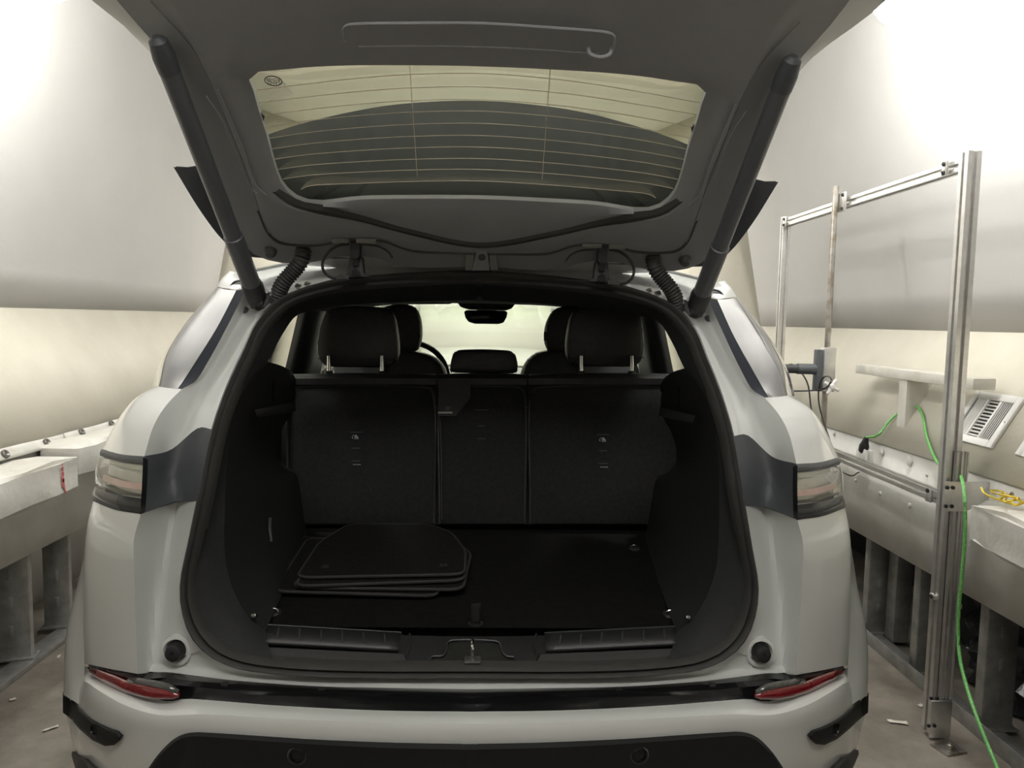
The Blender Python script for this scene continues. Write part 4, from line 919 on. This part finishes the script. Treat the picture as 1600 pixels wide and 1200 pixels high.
# ---- struts
def strut(s):
    f_ = (lambda p: mx(p)) if s else (lambda p: Vector(p))
    b, t_ = P(400, 462, 1.93), G(250, 72, .035)
    d = t_ - b; L = d.length; u = d.normalized()
    st = tube('gas_strut', [f_(b + u * .02), f_(b + u * .10), f_(b + u * (L * .30)), f_(b + u * (L * .303)), f_(b + u * (L * .7)), f_(b + u * (L - .01))], .02, 'strut', car, n=0, seg=20, radii=[.0225, .0225, .0225, .0195, .0195, .0195], label='thick dark power strut')
    tube('end_cap', [f_(t_ - u * .05), f_(t_ - u * .02), f_(t_ + u * .01), f_(t_ + u * .018)], .02, 'grey_trim', st, n=0, seg=16, radii=[.0205, .0215, .017, .008])
    tube('socket', [f_(b - u * .035), f_(b - u * .02), f_(b + u * .03), f_(b + u * .045)], .026, 'black_plastic', st, n=0, seg=16, radii=[.018, .024, .027, .024])
    bm = bmesh.new(); add_box(bm, f_(P(405, 470, 1.935)), (.03, .035, .03), .008); add_box(bm, f_(P(397, 472, 1.93)), (.014, .02, .035), .004)
    from_bm('ball_joint', bm, 'black_plastic', st)
strut(0); strut(1)
# ---- corrugated wiring hoses
def hose(s):
    pts = PS([(473, 372, 1.90), (474, 390, 1.895), (470, 408, 1.89), (458, 424, 1.895), (444, 440, 1.90), (436, 456, 1.91), (433, 474, 1.925)])
    if s: pts = [mx(p) for p in pts]
    n = 100; rad = [.0185 + .0022 * math.sin(2 * math.pi * i / 4.0) for i in range(n)]
    h = tube('corrugated_hose', pts, .02, 'rubber_seal', car, n=n, seg=16, radii=rad, sharp=80)
    q = P(424, 472, 1.935); q = mx(q) if s else q
    lathe('hose_grommet', q, (0, -1, .4), [(.03, -.02), (.03, 0), (.024, .008), (.018, .006)], 'black_rubber', h, 20)
hose(0); hose(1)
# ---- hinges and their wires
def hinge(s):
    f_ = (lambda p: mx(p)) if s else (lambda p: Vector(p))
    base = [(531, 434), (543, 427), (546, 402), (549, 399), (563, 399), (566, 402), (568, 427), (578, 433)]
    a = [f_(P(x, y, 1.885)) for x, y in base]
    hg = prism('hinge', a, (0, .03, 0), 'black_plastic', car, bev=.002)
    a = [f_(P(x, y, 1.876)) for x, y in ((549, 432), (550, 423), (555, 419), (560, 423), (563, 431))]; prism('knuckle', a, (0, .012, 0), 'gloss_black', hg)
    a = [f_(P(x, y, 1.877)) for x, y in ((551, 415), (551, 402), (560, 402), (560, 415))]; prism('inset', a, (0, .012, 0), 'gloss_black', hg)
    a = [f_(P(x, y, 1.86)) for x, y in ((547, 374), (547, 400), (552, 404), (558, 404), (562, 400), (562, 374))]; prism('hinge_arm', a, (0, .03, .0), 'black_plastic', hg, bev=.002)
    for x0, x1 in ((518, 545), (556, 588)):
        a = [f_(G(x, y, .022)) for x, y in ((x0, 372), (x1, 373), (x1 - 1, 378.5), (x0 + 1, 378))]; prism('bolt_plate', a, gn * .004, 'lamp_inner', gate)
    w1 = [(545, 381), (528, 384), (513, 394), (504, 410), (506, 424), (516, 433), (525, 435)]
    w2 = [(565, 382), (590, 385), (606, 393), (613, 403)]
    tube('hinge_wire', [f_(P(x, y, 1.865)) for x, y in w1], .0035, 'black_rubber', car, n=30, seg=8)
    tube('hinge_wire', [f_(P(x, y, 1.85)) for x, y in w2], .0025, 'black_rubber', car, n=20, seg=6)
    a = [f_(P(x, y, 1.88)) for x, y in ((524, 432), (532, 428), (545, 430), (545, 436), (525, 437))]; prism('wire_clip', a, (0, .02, 0), 'rubber_seal', hg)
hinge(0); hinge(1)
# ---- centre bracket on the gate end and small bump stops
a = [G(x, y, .018) for x, y in ((746, 386), (760, 386), (765, 420), (738, 420))]; cb_ = prism('centre_bracket', a, gn * .006, 'gate_trim_veiled', gate)
for xs in (((729, 390), (742, 390), (738, 420), (727, 420)), ((764, 391), (774, 391), (778, 420), (767, 420))): prism('bracket_flange', [G(x, y, .014) for x, y in xs], gn * .004, 'lamp_inner', gate)
lathe('bracket_bolt', G(753, 402, .026), gn, [(.0095, -.002), (.0095, .003), (.006, .004), (.005, .002), (.002, .002)], 'gate_dark', gate, 16)
for s in (0, 1):
    q = G(423, 392, .01); q = mx(q) if s else q
    lathe('bump_stop', q, gn, [(.016, -.004), (.014, .01), (.010, .016), (.004, .018)], 'gate_dark', gate, 16)
# ================================================================ LOAD BAY AND CABIN
ZF = P(745, 985, 1.65).z
J = [(745, 469, 2.10), (640, 471, 2.08), (540, 477, 2.05), (480, 487, 2.02), (463, 493, 2.0), (441, 523, 1.95), (418, 565, 1.88), (392, 598, 1.82), (370, 648, 1.76), (357, 705, 1.70), (351, 800, 1.645), (353, 880, 1.62), (368, 930, 1.61), (392, 968, 1.605), (415, 985, 1.605)]
JA = [p for p in AI[::-1]][:len(AI) - 3]
ja = cr(PS(JA), 60); jj = cr(PS(J), 60)
for s in (0, 1):
    f_ = (lambda c: [mx(p) for p in c]) if s else (lambda c: list(c))
    loft('opening_trim', [f_(ja), f_([a.lerp(b, .5) + Vector((0, -.006, 0)) for a, b in zip(ja, jj)]), f_(jj)], 'trim_dark', car, rawc=True, sub=3)
# side trim from the opening to the seats
K = [(452, 582, 2.50), (461, 610, 2.48), (458, 640, 2.46), (440, 672, 2.40), (432, 715, 2.36), (463, 741, 2.40), (470, 775, 2.42), (476, 815, 2.44), (480, 836, 2.40)]
Js = [(418, 565, 1.88), (392, 598, 1.82), (370, 648, 1.76), (357, 705, 1.70), (351, 800, 1.645), (353, 880, 1.62), (368, 930, 1.61), (392, 968, 1.605), (415, 985, 1.605)]
Mi = [(440, 574, 2.2), (430, 604, 2.14), (410, 648, 2.08), (395, 690, 2.02), (398, 735, 1.99), (412, 790, 2.0), (424, 835, 1.98), (435, 880, 1.95), (447, 915, 1.92)]
pair('load_bay_side', [Js, Mi, K], 'trim_dark', n=30, sub=6)
pair('load_bay_ledge', [[(418, 565, 1.88), (441, 572, 2.2), (455, 580, 2.5)], [(405, 580, 1.85), (431, 588, 2.2), (462, 592, 2.5)], [(390, 603, 1.82), (425, 610, 2.15), (462, 604, 2.48)]], 'trim_dark', n=10, sub=3)
pair('ledge_bar', [[(398, 640, 1.90), (440, 632, 2.2), (462, 628, 2.4)], [(400, 647, 1.88), (441, 640, 2.18), (462, 637, 2.38)], [(402, 652, 1.90), (443, 646, 2.2), (463, 642, 2.4)]], 'sill_plastic', n=10, sub=3)
pair('ledge_rib', [[(427, 596, 2.05), (426, 612, 2.04), (427, 628, 2.03)], [(430, 596, 2.03), (429, 612, 2.02), (430, 628, 2.01)]], 'sill_plastic', n=8)
for s in (0, 1):     # side wall behind the trim, closing the cabin below the windows
    sx = 1 if s else -1
    loft('cabin_side', [[Vector((sx * .76, y, .40)), Vector((sx * .76, y, .9)), Vector((sx * .78, y, belt(y) + .0))] for y in (2.1, 2.5, 3.5, 4.7)], 'trim_dark', car, n=6)
    # upper corner pillar trim, just behind the opening
    q0 = [(480, 487, 2.02), (463, 493, 2.0), (441, 523, 1.95), (418, 565, 1.88)]
    c0 = PS(q0); c1 = [Vector((-.70, 2.20, 1.52)), Vector((-.71, 2.16, 1.495)), Vector((-.75, 2.10, 1.40)), Vector((-.79, 2.0, 1.27))]
    if s: c0, c1 = [mx(p) for p in c0], [mx(p) for p in c1]
    loft('pillar_trim', [c0, c1], 'trim_dark', car, n=12)
# headliner
loft('headliner', [[Vector((x, y, 1.535 - .05 * (abs(x) / .68) ** 3)) for x in np.linspace(-.69, .69, 13)] for y in (2.06, 2.6, 3.2, 3.62)], 'headliner', car, rawc=True, thick=.02)
loft('headliner_front', [[Vector((x, y, z - .05 * (abs(x) / .68) ** 3)) for x in np.linspace(-.69, .69, 13)] for y, z in ((3.6, 1.535), (3.85, 1.545), (4.0, 1.58))], 'headliner', car, rawc=True, thick=.02)
# boot floor
fl_ = [P(415, 985, 1.605), P(432, 945, 1.8)]
def fz(px, py, dz=0.0): return PZ(px, py, ZF + dz)
fe = [fz(420, 983), fz(440, 935), fz(462, 880), fz(482, 830)]
rows = [[Vector((p.x * t, p.y, ZF)) for t in np.linspace(1, -1, 13)] for p in (fe[0] + Vector((-.03, .012, 0)), fe[1] + Vector((-.03, 0, 0)), fe[2] + Vector((-.04, 0, 0)), fe[3] + Vector((-.05, .35, 0)))]
bf = loft('boot_floor', rows, 'carpet', car, rawc=True)
box('under_floor', (0, 2.1, ZF - .12), (1.4, 1.05, .18), 'black_plastic', car, bev=.01)
# strap in the floor lid
c = fz(743, 976); sp = loft('floor_strap_loop', [[c + Vector((-.011, 0, 0)), c + Vector((.011, 0, 0))], [c + Vector((-.011, .002, .022)), c + Vector((.011, .004, .022))], [c + Vector((-.011, .008, .044)), c + Vector((.012, .006, .048))], [c + Vector((-.009, .022, .036)), c + Vector((.012, .018, .040))], [c + Vector((-.010, .02, 0)), c + Vector((.010, .02, 0))]], 'apron_black', car, n=4, sub=3, thick=.002)
lathe('strap_slot', c + Vector((0, .003, .001)), (0, 0, 1), [(.018, -.002), (.018, .0015), (.006, .0015)], 'black_plastic', car, 20)
# load sill with scuff plates and latch recess
def SL_(px, py, Y): return P(px, py, Y)
sr = [[(408, 986, 1.625), (500, 988, 1.65), (600, 991, 1.655), (680, 994, 1.655), (746, 995, 1.655)], [(395, 1008, 1.575), (500, 1012, 1.59), (600, 1016, 1.59), (680, 1019, 1.59), (746, 1019, 1.59)], [(388, 1012, 1.57), (500, 1018, 1.575), (600, 1024, 1.575), (680, 1028, 1.572), (746, 1029, 1.572)], [(378, 1024, 1.545), (500, 1033, 1.545), (600, 1038, 1.545), (680, 1041, 1.545), (746, 1041, 1.545)]]
pair('load_sill', sr, 'sill_plastic', n=30, sub=2)
for s in (0, 1):
    f_ = (lambda p: mx(p)) if s else (lambda p: Vector(p))
    cn = [f_(P(418, 981.5, 1.64)), f_(P(627, 993.5, 1.658)), f_(P(623, 1020, 1.585)), f_(P(404, 1008, 1.572))]
    rows = [[cn[0].lerp(cn[1], t) for t in np.linspace(0, 1, 13)], [cn[3].lerp(cn[2], t) for t in np.linspace(0, 1, 13)]]
    sf = loft('scuff_plate', [[p + Vector((0, 0, .004)) for p in rows[0]], [p + Vector((0, -.002, .006)) for p in rows[1]]], 'sill_plastic', car, rawc=True, sub=1); solid(sf, .008, 0)
    tube('plate_rim', [p + Vector((0, 0, .008)) for p in (cn[0], cn[1], cn[2], cn[3])], .0016, 'grey_trim', sf, n=0, seg=5, closed=True)
    for i in range(6):
        u = (i + .6) / 6.4; a = rows[0][0].lerp(rows[0][-1], u); b = rows[1][0].lerp(rows[1][-1], u)
        tube('tread_rib', [a.lerp(b, .2) + Vector((0, 0, .009)), a.lerp(b, .85) + Vector((.008 if not s else -.008, 0, .0105))], .0018, 'grey_trim', sf, n=3, seg=5)
    fr_ = [f_(P(388, 1010, 1.566)), f_(P(630, 1022, 1.566)), f_(P(638, 1038, 1.546)), f_(P(383, 1023, 1.55))]
    prism('sill_front', fr_, (0, .006, -.002), 'sill_plastic', sf)
    tube('sill_edge', [f_(P(640, 990, 1.655)), f_(P(641, 1010, 1.60)), f_(P(636, 1024, 1.572)), f_(P(640, 1038, 1.545))], .0025, 'sill_plastic', sf, n=12, seg=6)
rc = [(672, 1034), (674, 1027), (692, 1025), (697, 1018), (699, 1005), (703, 1002), (776, 1003), (781, 1006), (785, 1019), (792, 1026), (803, 1027), (805, 1034)]
a = [P(x, y, 1.60 - (y - 1002) * .0014 - .012) for x, y in rc]
lr = prism('latch_recess', a, (0, .05, -.03), 'gloss_black', car)
tube('recess_rim', [p + Vector((0, -.002, .002)) for p in a[:-1]], .0022, 'sill_plastic', lr, n=50, seg=6)
c = P(738, 1031, 1.535); box('striker_plate', c + Vector((0, .004, -.002)), (.035, .03, .006), 'eyelet_metal', lr, bev=.003)
tube('striker', [c + Vector((-.0, .0, 0)), c + Vector((0, .0, .024)), c + Vector((0, .012, .03)), c + Vector((0, .03, .03)), c + Vector((0, .04, .02))], .004, 'chrome', lr, n=20, seg=10)
# tie-down eyes
def eye(px, py, dz=.004, r=.012):
    q = fz(px, py, dz); e = lathe('tie_down', q, (0, -.25, 1), [(r * 1.4, -.004), (r * 1.4, .001), (r, .004), (r * .5, .003)], 'black_plastic', car, 18)
    tube('tie_down_ring', [q + Vector((r * .8 * math.cos(t), -.003, .004 + r * .6 * math.sin(t))) for t in np.linspace(0, math.pi, 9)], .0022, 'chrome', e, n=0, seg=8)
for px, py in ((428, 957), (495, 853)):
    eye(px, py)
    q = fz(px, py, .004); m_ = mx(q)
    e = lathe('tie_down', m_, (0, -.25, 1), [(.017, -.004), (.017, .001), (.012, .004), (.006, .003)], 'black_plastic', car, 18)
    tube('tie_down_ring', [m_ + Vector((.0096 * math.cos(t), -.003, .004 + .0072 * math.sin(t))) for t in np.linspace(0, math.pi, 9)], .0022, 'chrome', e, n=0, seg=8)
for q in (P(396, 961.5, 1.60), mx(P(396, 961.5, 1.60))): lathe('side_hook', q, (0, -1, .5), [(.006, -.01), (.006, .004), (.003, .007)], 'chrome', car, 12)
# elastic cord on the right side, pull tab on the left side
q = [P(1107, 788, 1.93), P(1108.5, 808, 1.88), P(1108, 850, 1.83), P(1109, 875, 1.80), P(1117, 905, 1.78)]
ec = tube('elastic_cord', q, .0016, 'grey_trim', car, n=20, seg=6); lathe('cord_hook', q[0], (-1, -.4, .2), [(.009, -.01), (.009, .004), (.005, .007)], 'black_plastic', car, 14)
q = [P(422, 809, 1.97), P(421.5, 825, 1.96), P(424, 846, 1.95)]; tube('pull_tab', q, .004, 'grey_trim', car, n=10, seg=6)
# ---- rear seat
def YS(py): return 2.565 - (py - 585) / 227 * .12
def seatpts(l, off=0.0): return [P(x, y, YS(y) + off) for x, y in l]
def backrest(name, x0, x1, m, label=None):
    """padded back panel: bulged rear face, rounded border and a rolled leather top"""
    rows = []
    ys = [604, 610, 640, 680, 720, 760, 800, 818]
    for i, y in enumerate(ys):
        row = []
        for t in np.linspace(0, 1, 15):
            e = min(t, 1 - t); b = .012 * min(1, e / .12) ** .5 * (.3 if i in (0, 7) else 1)
            row.append(P(x0 + (x1 - x0) * t, y, YS(y) - b))
        rows.append(row)
    o = loft(name, rows, m, car, rawc=True, label=label)
    edge = [P(x0 + 3, 818, YS(818) - .004), P(x0 + 3, 620, YS(620) - .004), P(x0 + 8, 608, YS(608) - .004), P(x0 + 18, 605, YS(605) - .004), P(x1 - 18, 605, YS(605) - .004), P(x1 - 8, 608, YS(608) - .004), P(x1 - 3, 620, YS(620) - .004), P(x1 - 3, 818, YS(818) - .004)]
    tube('piping', edge, .0045, 'leather', o, n=70, seg=8)
    rr = []
    for t in np.linspace(0, 1, 13):
        x = x0 + (x1 - x0) * t; sag = 2.0 * (1 - (2 * t - 1) ** 2)
        rr.append([P(x, 605, YS(605) + .006), P(x, 602, YS(602) - .012), P(x, 594, YS(594) - .016), P(x, 587 - sag, YS(587)), P(x, 585 - sag, 2.62), P(x, 590, 2.70), P(x, 620, 2.72)])
    loft('top_roll', rr, 'leather', o, n=14, sub=1)
    return o
bl = backrest('rear_seat', 448, 681, 'seat_cloth', 'left rear seat back')
bc = backrest('rear_seat', 684, 823, 'seat_cloth', 'narrow centre rear seat back')
br = backrest('rear_seat', 826, 1075, 'seat_cloth', 'right rear seat back')
prism('seat_base', [P(440, 820, 2.47), P(1080, 820, 2.47), P(1080, 640, 2.60), P(440, 640, 2.60)], (0, .12, 0), 'trim_dark', car)
def headrest(name, outline, Y, depth, m, bev=.022, **k): return prism(name, [P(x, y, Y) for x, y in outline], (0, depth, .0), m, car, bev=bev, **k)
HL = [(505, 490), (513, 482), (530, 479), (560, 478), (590, 479), (604, 482), (613, 490), (618, 515), (621, 545), (620, 562), (614, 572), (600, 575), (512, 574), (500, 569), (493, 553), (493, 535), (497, 512)]
HR = [(895, 490), (903, 482), (920, 479), (950, 478), (980, 480), (994, 484), (1003, 492), (1007, 515), (1009, 540), (1007, 560), (1000, 571), (988, 574), (899, 573), (890, 566), (886, 550), (887, 532), (890, 510)]
h1 = headrest('head_restraint', HL, 2.60, .11, 'leather', label='left rear head restraint'); h2 = headrest('head_restraint', HR, 2.60, .11, 'leather', label='right rear head restraint')
for h_, sl in ((h1, ((497, 560), (560, 561.5), (619, 561))), (h2, ((888, 560), (950, 560), (1007, 558)))): tube('seam', [P(x, y, 2.599) for x, y in sl], .0016, 'leather', h_, n=12, seg=5)
for h_, x0, x1 in ((h1, 514, 597), (h2, 908, 987)):
    for x in (x0, x1):
        tube('chrome_post', [P(x, 586, 2.58), P(x, 570, 2.585), P(x, 556, 2.59)], .0068, 'chrome', h_, n=6, seg=12); lathe('post_collar', P(x, 583, 2.58), (0, 0, 1), [(.014, -.006), (.014, .004), (.009, .008)], 'black_plastic', h_, 14)
HC = [(706, 556), (710, 550), (720, 548), (757, 547.5), (795, 549), (804, 552), (808, 560), (810, 578), (806, 584), (705, 583), (702, 578)]
headrest('head_restraint', HC, 2.60, .12, 'leather', .014, label='low centre head restraint')
# centre release latch and tether covers
lp_ = prism('seat_latch', seatpts([(685, 592), (735, 593), (735, 622), (712, 650), (685, 650)], -.014), (0, .012, 0), 'black_plastic', bc)
prism('latch_slot', seatpts([(684, 643.5), (707, 643.5), (707, 646), (684, 646)], -.019), (0, .004, 0), 'lamp_inner', bc)
prism('latch_button', seatpts([(696, 636), (704, 635), (703, 640), (697, 641)], -.017), (0, .004, 0), 'grey_trim', bc)
tube('belt_guide', seatpts([(687, 655), (689, 700), (690, 812)], -.01), .004, 'black_plastic', bc, n=10, seg=6)
def tether(parent, x, y0, icon):
    pl = prism('tether_cover', seatpts([(x - 10, y0), (x + 11, y0), (x + 11, y0 + 62), (x - 10, y0 + 62)], -.0145), (0, .006, 0), 'seat_cloth', parent)
    for dy, w_ in ((0, 10), (25, 6), (45, 6.5)):
        prism('cover_edge', seatpts([(x - w_ + 1, y0 + dy), (x + w_ + 1, y0 + dy), (x + w_ + 1, y0 + dy + 1), (x - w_ + 1, y0 + dy + 1)], -.017), (0, .002, 0), 'grey_trim', parent)
    if icon:
        c = seatpts([(x, y0 + 8)], -.0165)[0]; k = .0021   # a seated child with a tether hook
        bm = bmesh.new(); e = lambda px, pz, w2, h2: add_box(bm, c + Vector((px * k, 0, -pz * k)), (w2 * k, .0008, h2 * k), 0)
        e(1.2, -2.6, 2.0, 2.0); e(1.0, -.4, 1.6, 2.6); e(2.6, .6, 2.2, 1.1); e(3.2, -1.0, 1.0, 2.2); e(4.4, .4, 1.0, 1.6); e(-.9, .2, .6, 5.2); e(1.8, 2.7, 5.6, .7); e(5.0, 2.0, .7, 1.4); e(-4.0, 1.4, .6, 2.6)
        from_bm('child_seat_symbol', bm, 'print_white', parent, smooth=False)
        tube('hook_symbol', [c + Vector((u * k, 0, -v * k)) for u, v in ((-4, 2.4), (-5, 1.2), (-4.2, -1.8), (-2.4, -3.2), (-1, -2.4))], .0006, 'print_white', parent, n=14, seg=4)
        q_ = seatpts([(x + 2.5, y0 + 51)], -.0165)[0]; text('tether_text', 'TOP TETHER', .0046, Matrix.Translation(q_) @ Matrix.Rotation(math.pi / 2, 4, 'X'), 'print_white', parent)
tether(bl, 555, 675, True); tether(br, 941.5, 679, True); tether(bc, 751.5, 640, False)
# ---- front seats
FSL = [(530, 600), (540, 566), (552, 555), (575, 549), (640, 549), (672, 555), (690, 568), (699, 588), (700, 660), (530, 660)]
FSR = [(812, 660), (813, 590), (820, 570), (832, 556), (848, 549), (870, 548), (960, 549), (985, 556), (1000, 570), (1010, 660)]
HFL = [(588, 490), (600, 478), (625, 474), (642, 476), (652, 485), (657, 503), (658, 525), (655, 542), (648, 551), (590, 553)]
HFR = [(858, 497), (866, 484), (880, 478), (905, 476), (930, 480), (935, 552), (862, 553), (854, 545), (851.5, 528), (853, 510)]
f1 = headrest('front_seat', FSL, 3.28, .14, 'leather', .03, label='left front seat back'); f2 = headrest('front_seat', FSR, 3.28, .14, 'leather', .03, label='right front seat back')
for f_, o_ in ((f1, HFL), (f2, HFR)): prism('front_headrest', [P(x, y, 3.30) for x, y in o_], (0, .11, 0), 'leather', f_, bev=.022)
prism('headrest_button', [P(x, y, 3.29) for x, y in ((850, 519), (854, 518), (854, 533), (850, 532))], (0, .02, 0), 'gloss_black', f2)
prism('shoulder_panel', [P(x, y, 3.262) for x, y in ((905, 566), (984, 567), (984, 590), (905, 590))], (0, .012, 0), 'dash_and_lit_leather', f2, bev=.004)  # lighter patch painted for the lit part of the seat back
prism('shoulder_panel', [P(x, y, 3.262) for x, y in ((522, 566), (600, 567), (600, 590), (522, 590))], (0, .012, 0), 'dash_and_lit_leather', f1, bev=.004)  # same painted light on the left seat back
# ---- dashboard, wheel, mirror, windscreen
loft('dashboard', [[Vector((x, y, z)) for x in np.linspace(-.74, .74, 15)] for y, z in ((4.05, .75), (4.08, 1.05), (4.14, 1.14), (4.3, 1.175), (4.6, 1.15), (4.75, 1.12))], 'dash_and_lit_leather', car, rawc=True, sub=2)
sw = Vector((P(640, 592, 3.70).x, 3.70, P(640, 592, 3.70).z)); Ms = frame_to((0, -1, .35))
st = tube('steering_wheel', [sw + Ms @ Vector((.185 * math.cos(t), .185 * math.sin(t), 0)) for t in np.linspace(0, 2 * math.pi, 41)[:-1]], .014, 'leather', car, n=0, seg=10, closed=True)
for t in (0, math.pi, 1.5 * math.pi): tube('spoke', [sw, sw + Ms @ Vector((.18 * math.cos(t), .18 * math.sin(t), 0))], .014, 'black_plastic', st, n=3, seg=8)
lathe('wheel_hub', sw, (0, -1, .35), [(.07, -.02), (.07, .01), (.05, .025), (.01, .03)], 'leather', st, 20)
MR = [(725, 487), (729, 484.5), (790, 485.5), (793, 488), (792, 495), (787, 504), (779, 506.5), (742, 506), (732, 503), (727, 496)]
mr = prism('rear_view_mirror', [P(x, y, 3.86) for x, y in MR], (0, .03, 0), 'gloss_black', car, bev=.004)
prism('mirror_stem', [P(x, y, 3.87) for x, y in ((744, 487), (777, 487), (775, 478), (746, 478))], (0, .05, .0), 'black_plastic', mr)
OC = [(714, 466), (715, 474), (720, 480), (733, 483.5), (790, 485), (800, 482), (805, 475), (806, 466)]
oc = prism('overhead_console', [P(x, y, 3.62) for x, y in OC], (0, .16, .0), 'black_plastic', car, bev=.006)
for x in (731, 751, 768, 790): lathe('console_button', P(x, 478.5, 3.618), (0, -1, 0), [(.012, 0), (.012, .004), (.009, .006)], 'leather', oc, 14)
for xs in ((560, 708), (812, 950)):
    prism('sun_visor', [P(x, y, 3.60) for x, y in ((xs[0], 466), (xs[1], 466), (xs[1], 473), (xs[1] - 6, 475), (xs[0], 476))], (0, .02, .0), 'headliner', car, bev=.002)
ws = loft('windscreen', [[Vector((x, 4.0 - .10 * (x / .7) ** 2, 1.58 - .05 * (x / .7) ** 2)) for x in np.linspace(-.68, .68, 11)], [Vector((x, 4.78 - .14 * (x / .7) ** 2, 1.10)) for x in np.linspace(-.74, .74, 11)]], 'screen_glass', car, rawc=True, sub=1)
solid(ws, .004, 0)
# ================================================================ FLOOR MATS IN THE BOOT
def mat_(corners, z, label, clips=()):
    """carpet mat with rounded corners and a stitched edge"""
    c = [fz(x, y, z) for x, y in corners]; n = len(c); pts = []
    for i in range(n):
        p, q, r = c[i - 1], c[i], c[(i + 1) % n]; a = q + (p - q).normalized() * min(.035, (p - q).length * .4); b = q + (r - q).normalized() * min(.035, (r - q).length * .4)
        for t in np.linspace(0, 1, 5): pts.append((a * (1 - t) + q * t) * (1 - t) + (q * (1 - t) + b * t) * t)
    ctr = sum(pts, Vector()) / len(pts)
    wv = lambda p: Vector((p.x, p.y, p.z + .002 * (1 + math.sin(11 * p.x + 40 * z)) * (1 if p.y < ctr.y else .3)))
    pts = [wv(p) for p in pts]
    t = thing('car_floor_mat', label, 'floor mat', (ctr.x, ctr.y, ZF + z), 'floor mats stacked in the boot')
    vs = [p + Vector((0, 0, .007)) for p in pts] + [ctr + Vector((0, 0, .007))] + pts; m = len(pts)
    fs = [(i, (i + 1) % m, m) for i in range(m)] + [(m + 1 + i, m + 1 + (i + 1) % m, (i + 1) % m, i) for i in range(m)] + [tuple(m + 1 + i for i in range(m))[::-1]]
    raw('carpet', vs, fs, 'mat_carpet', t, sharp=30)
    tube('binding', [p + Vector((0, 0, .004)) for p in pts], .0042, 'mat_edge', t, n=0, seg=6, closed=True)
    for x, y in clips: lathe('fixing_eyelet', fz(x, y, z + .008), (0, 0, 1), [(.011, -.002), (.011, .002), (.006, .003), (.005, .0)], 'black_plastic', t, 16)
mat_([(413, 905), (640, 908), (660, 850), (455, 842)], .001, 'black floor mat at the bottom of the stack, its left corner poking out')
mat_([(428, 929), (684, 934), (690, 850), (480, 845)], .009, 'black floor mat second from the bottom, nearest the load sill')
mat_([(457, 923), (723, 925), (736, 868), (690, 835), (520, 835)], .018, 'black floor mat in the middle of the stack, its right edge sticking out')
mat_([(460, 920), (726, 911), (724, 862), (690, 833), (530, 832)], .029, 'black floor mat directly under the topmost one')
mat_([(463, 906), (726, 902), (727, 866), (706, 836), (670, 822), (545, 822), (500, 850)], .040, 'topmost black floor mat of the stack with two eyelets', ((508, 886), (693, 884)))
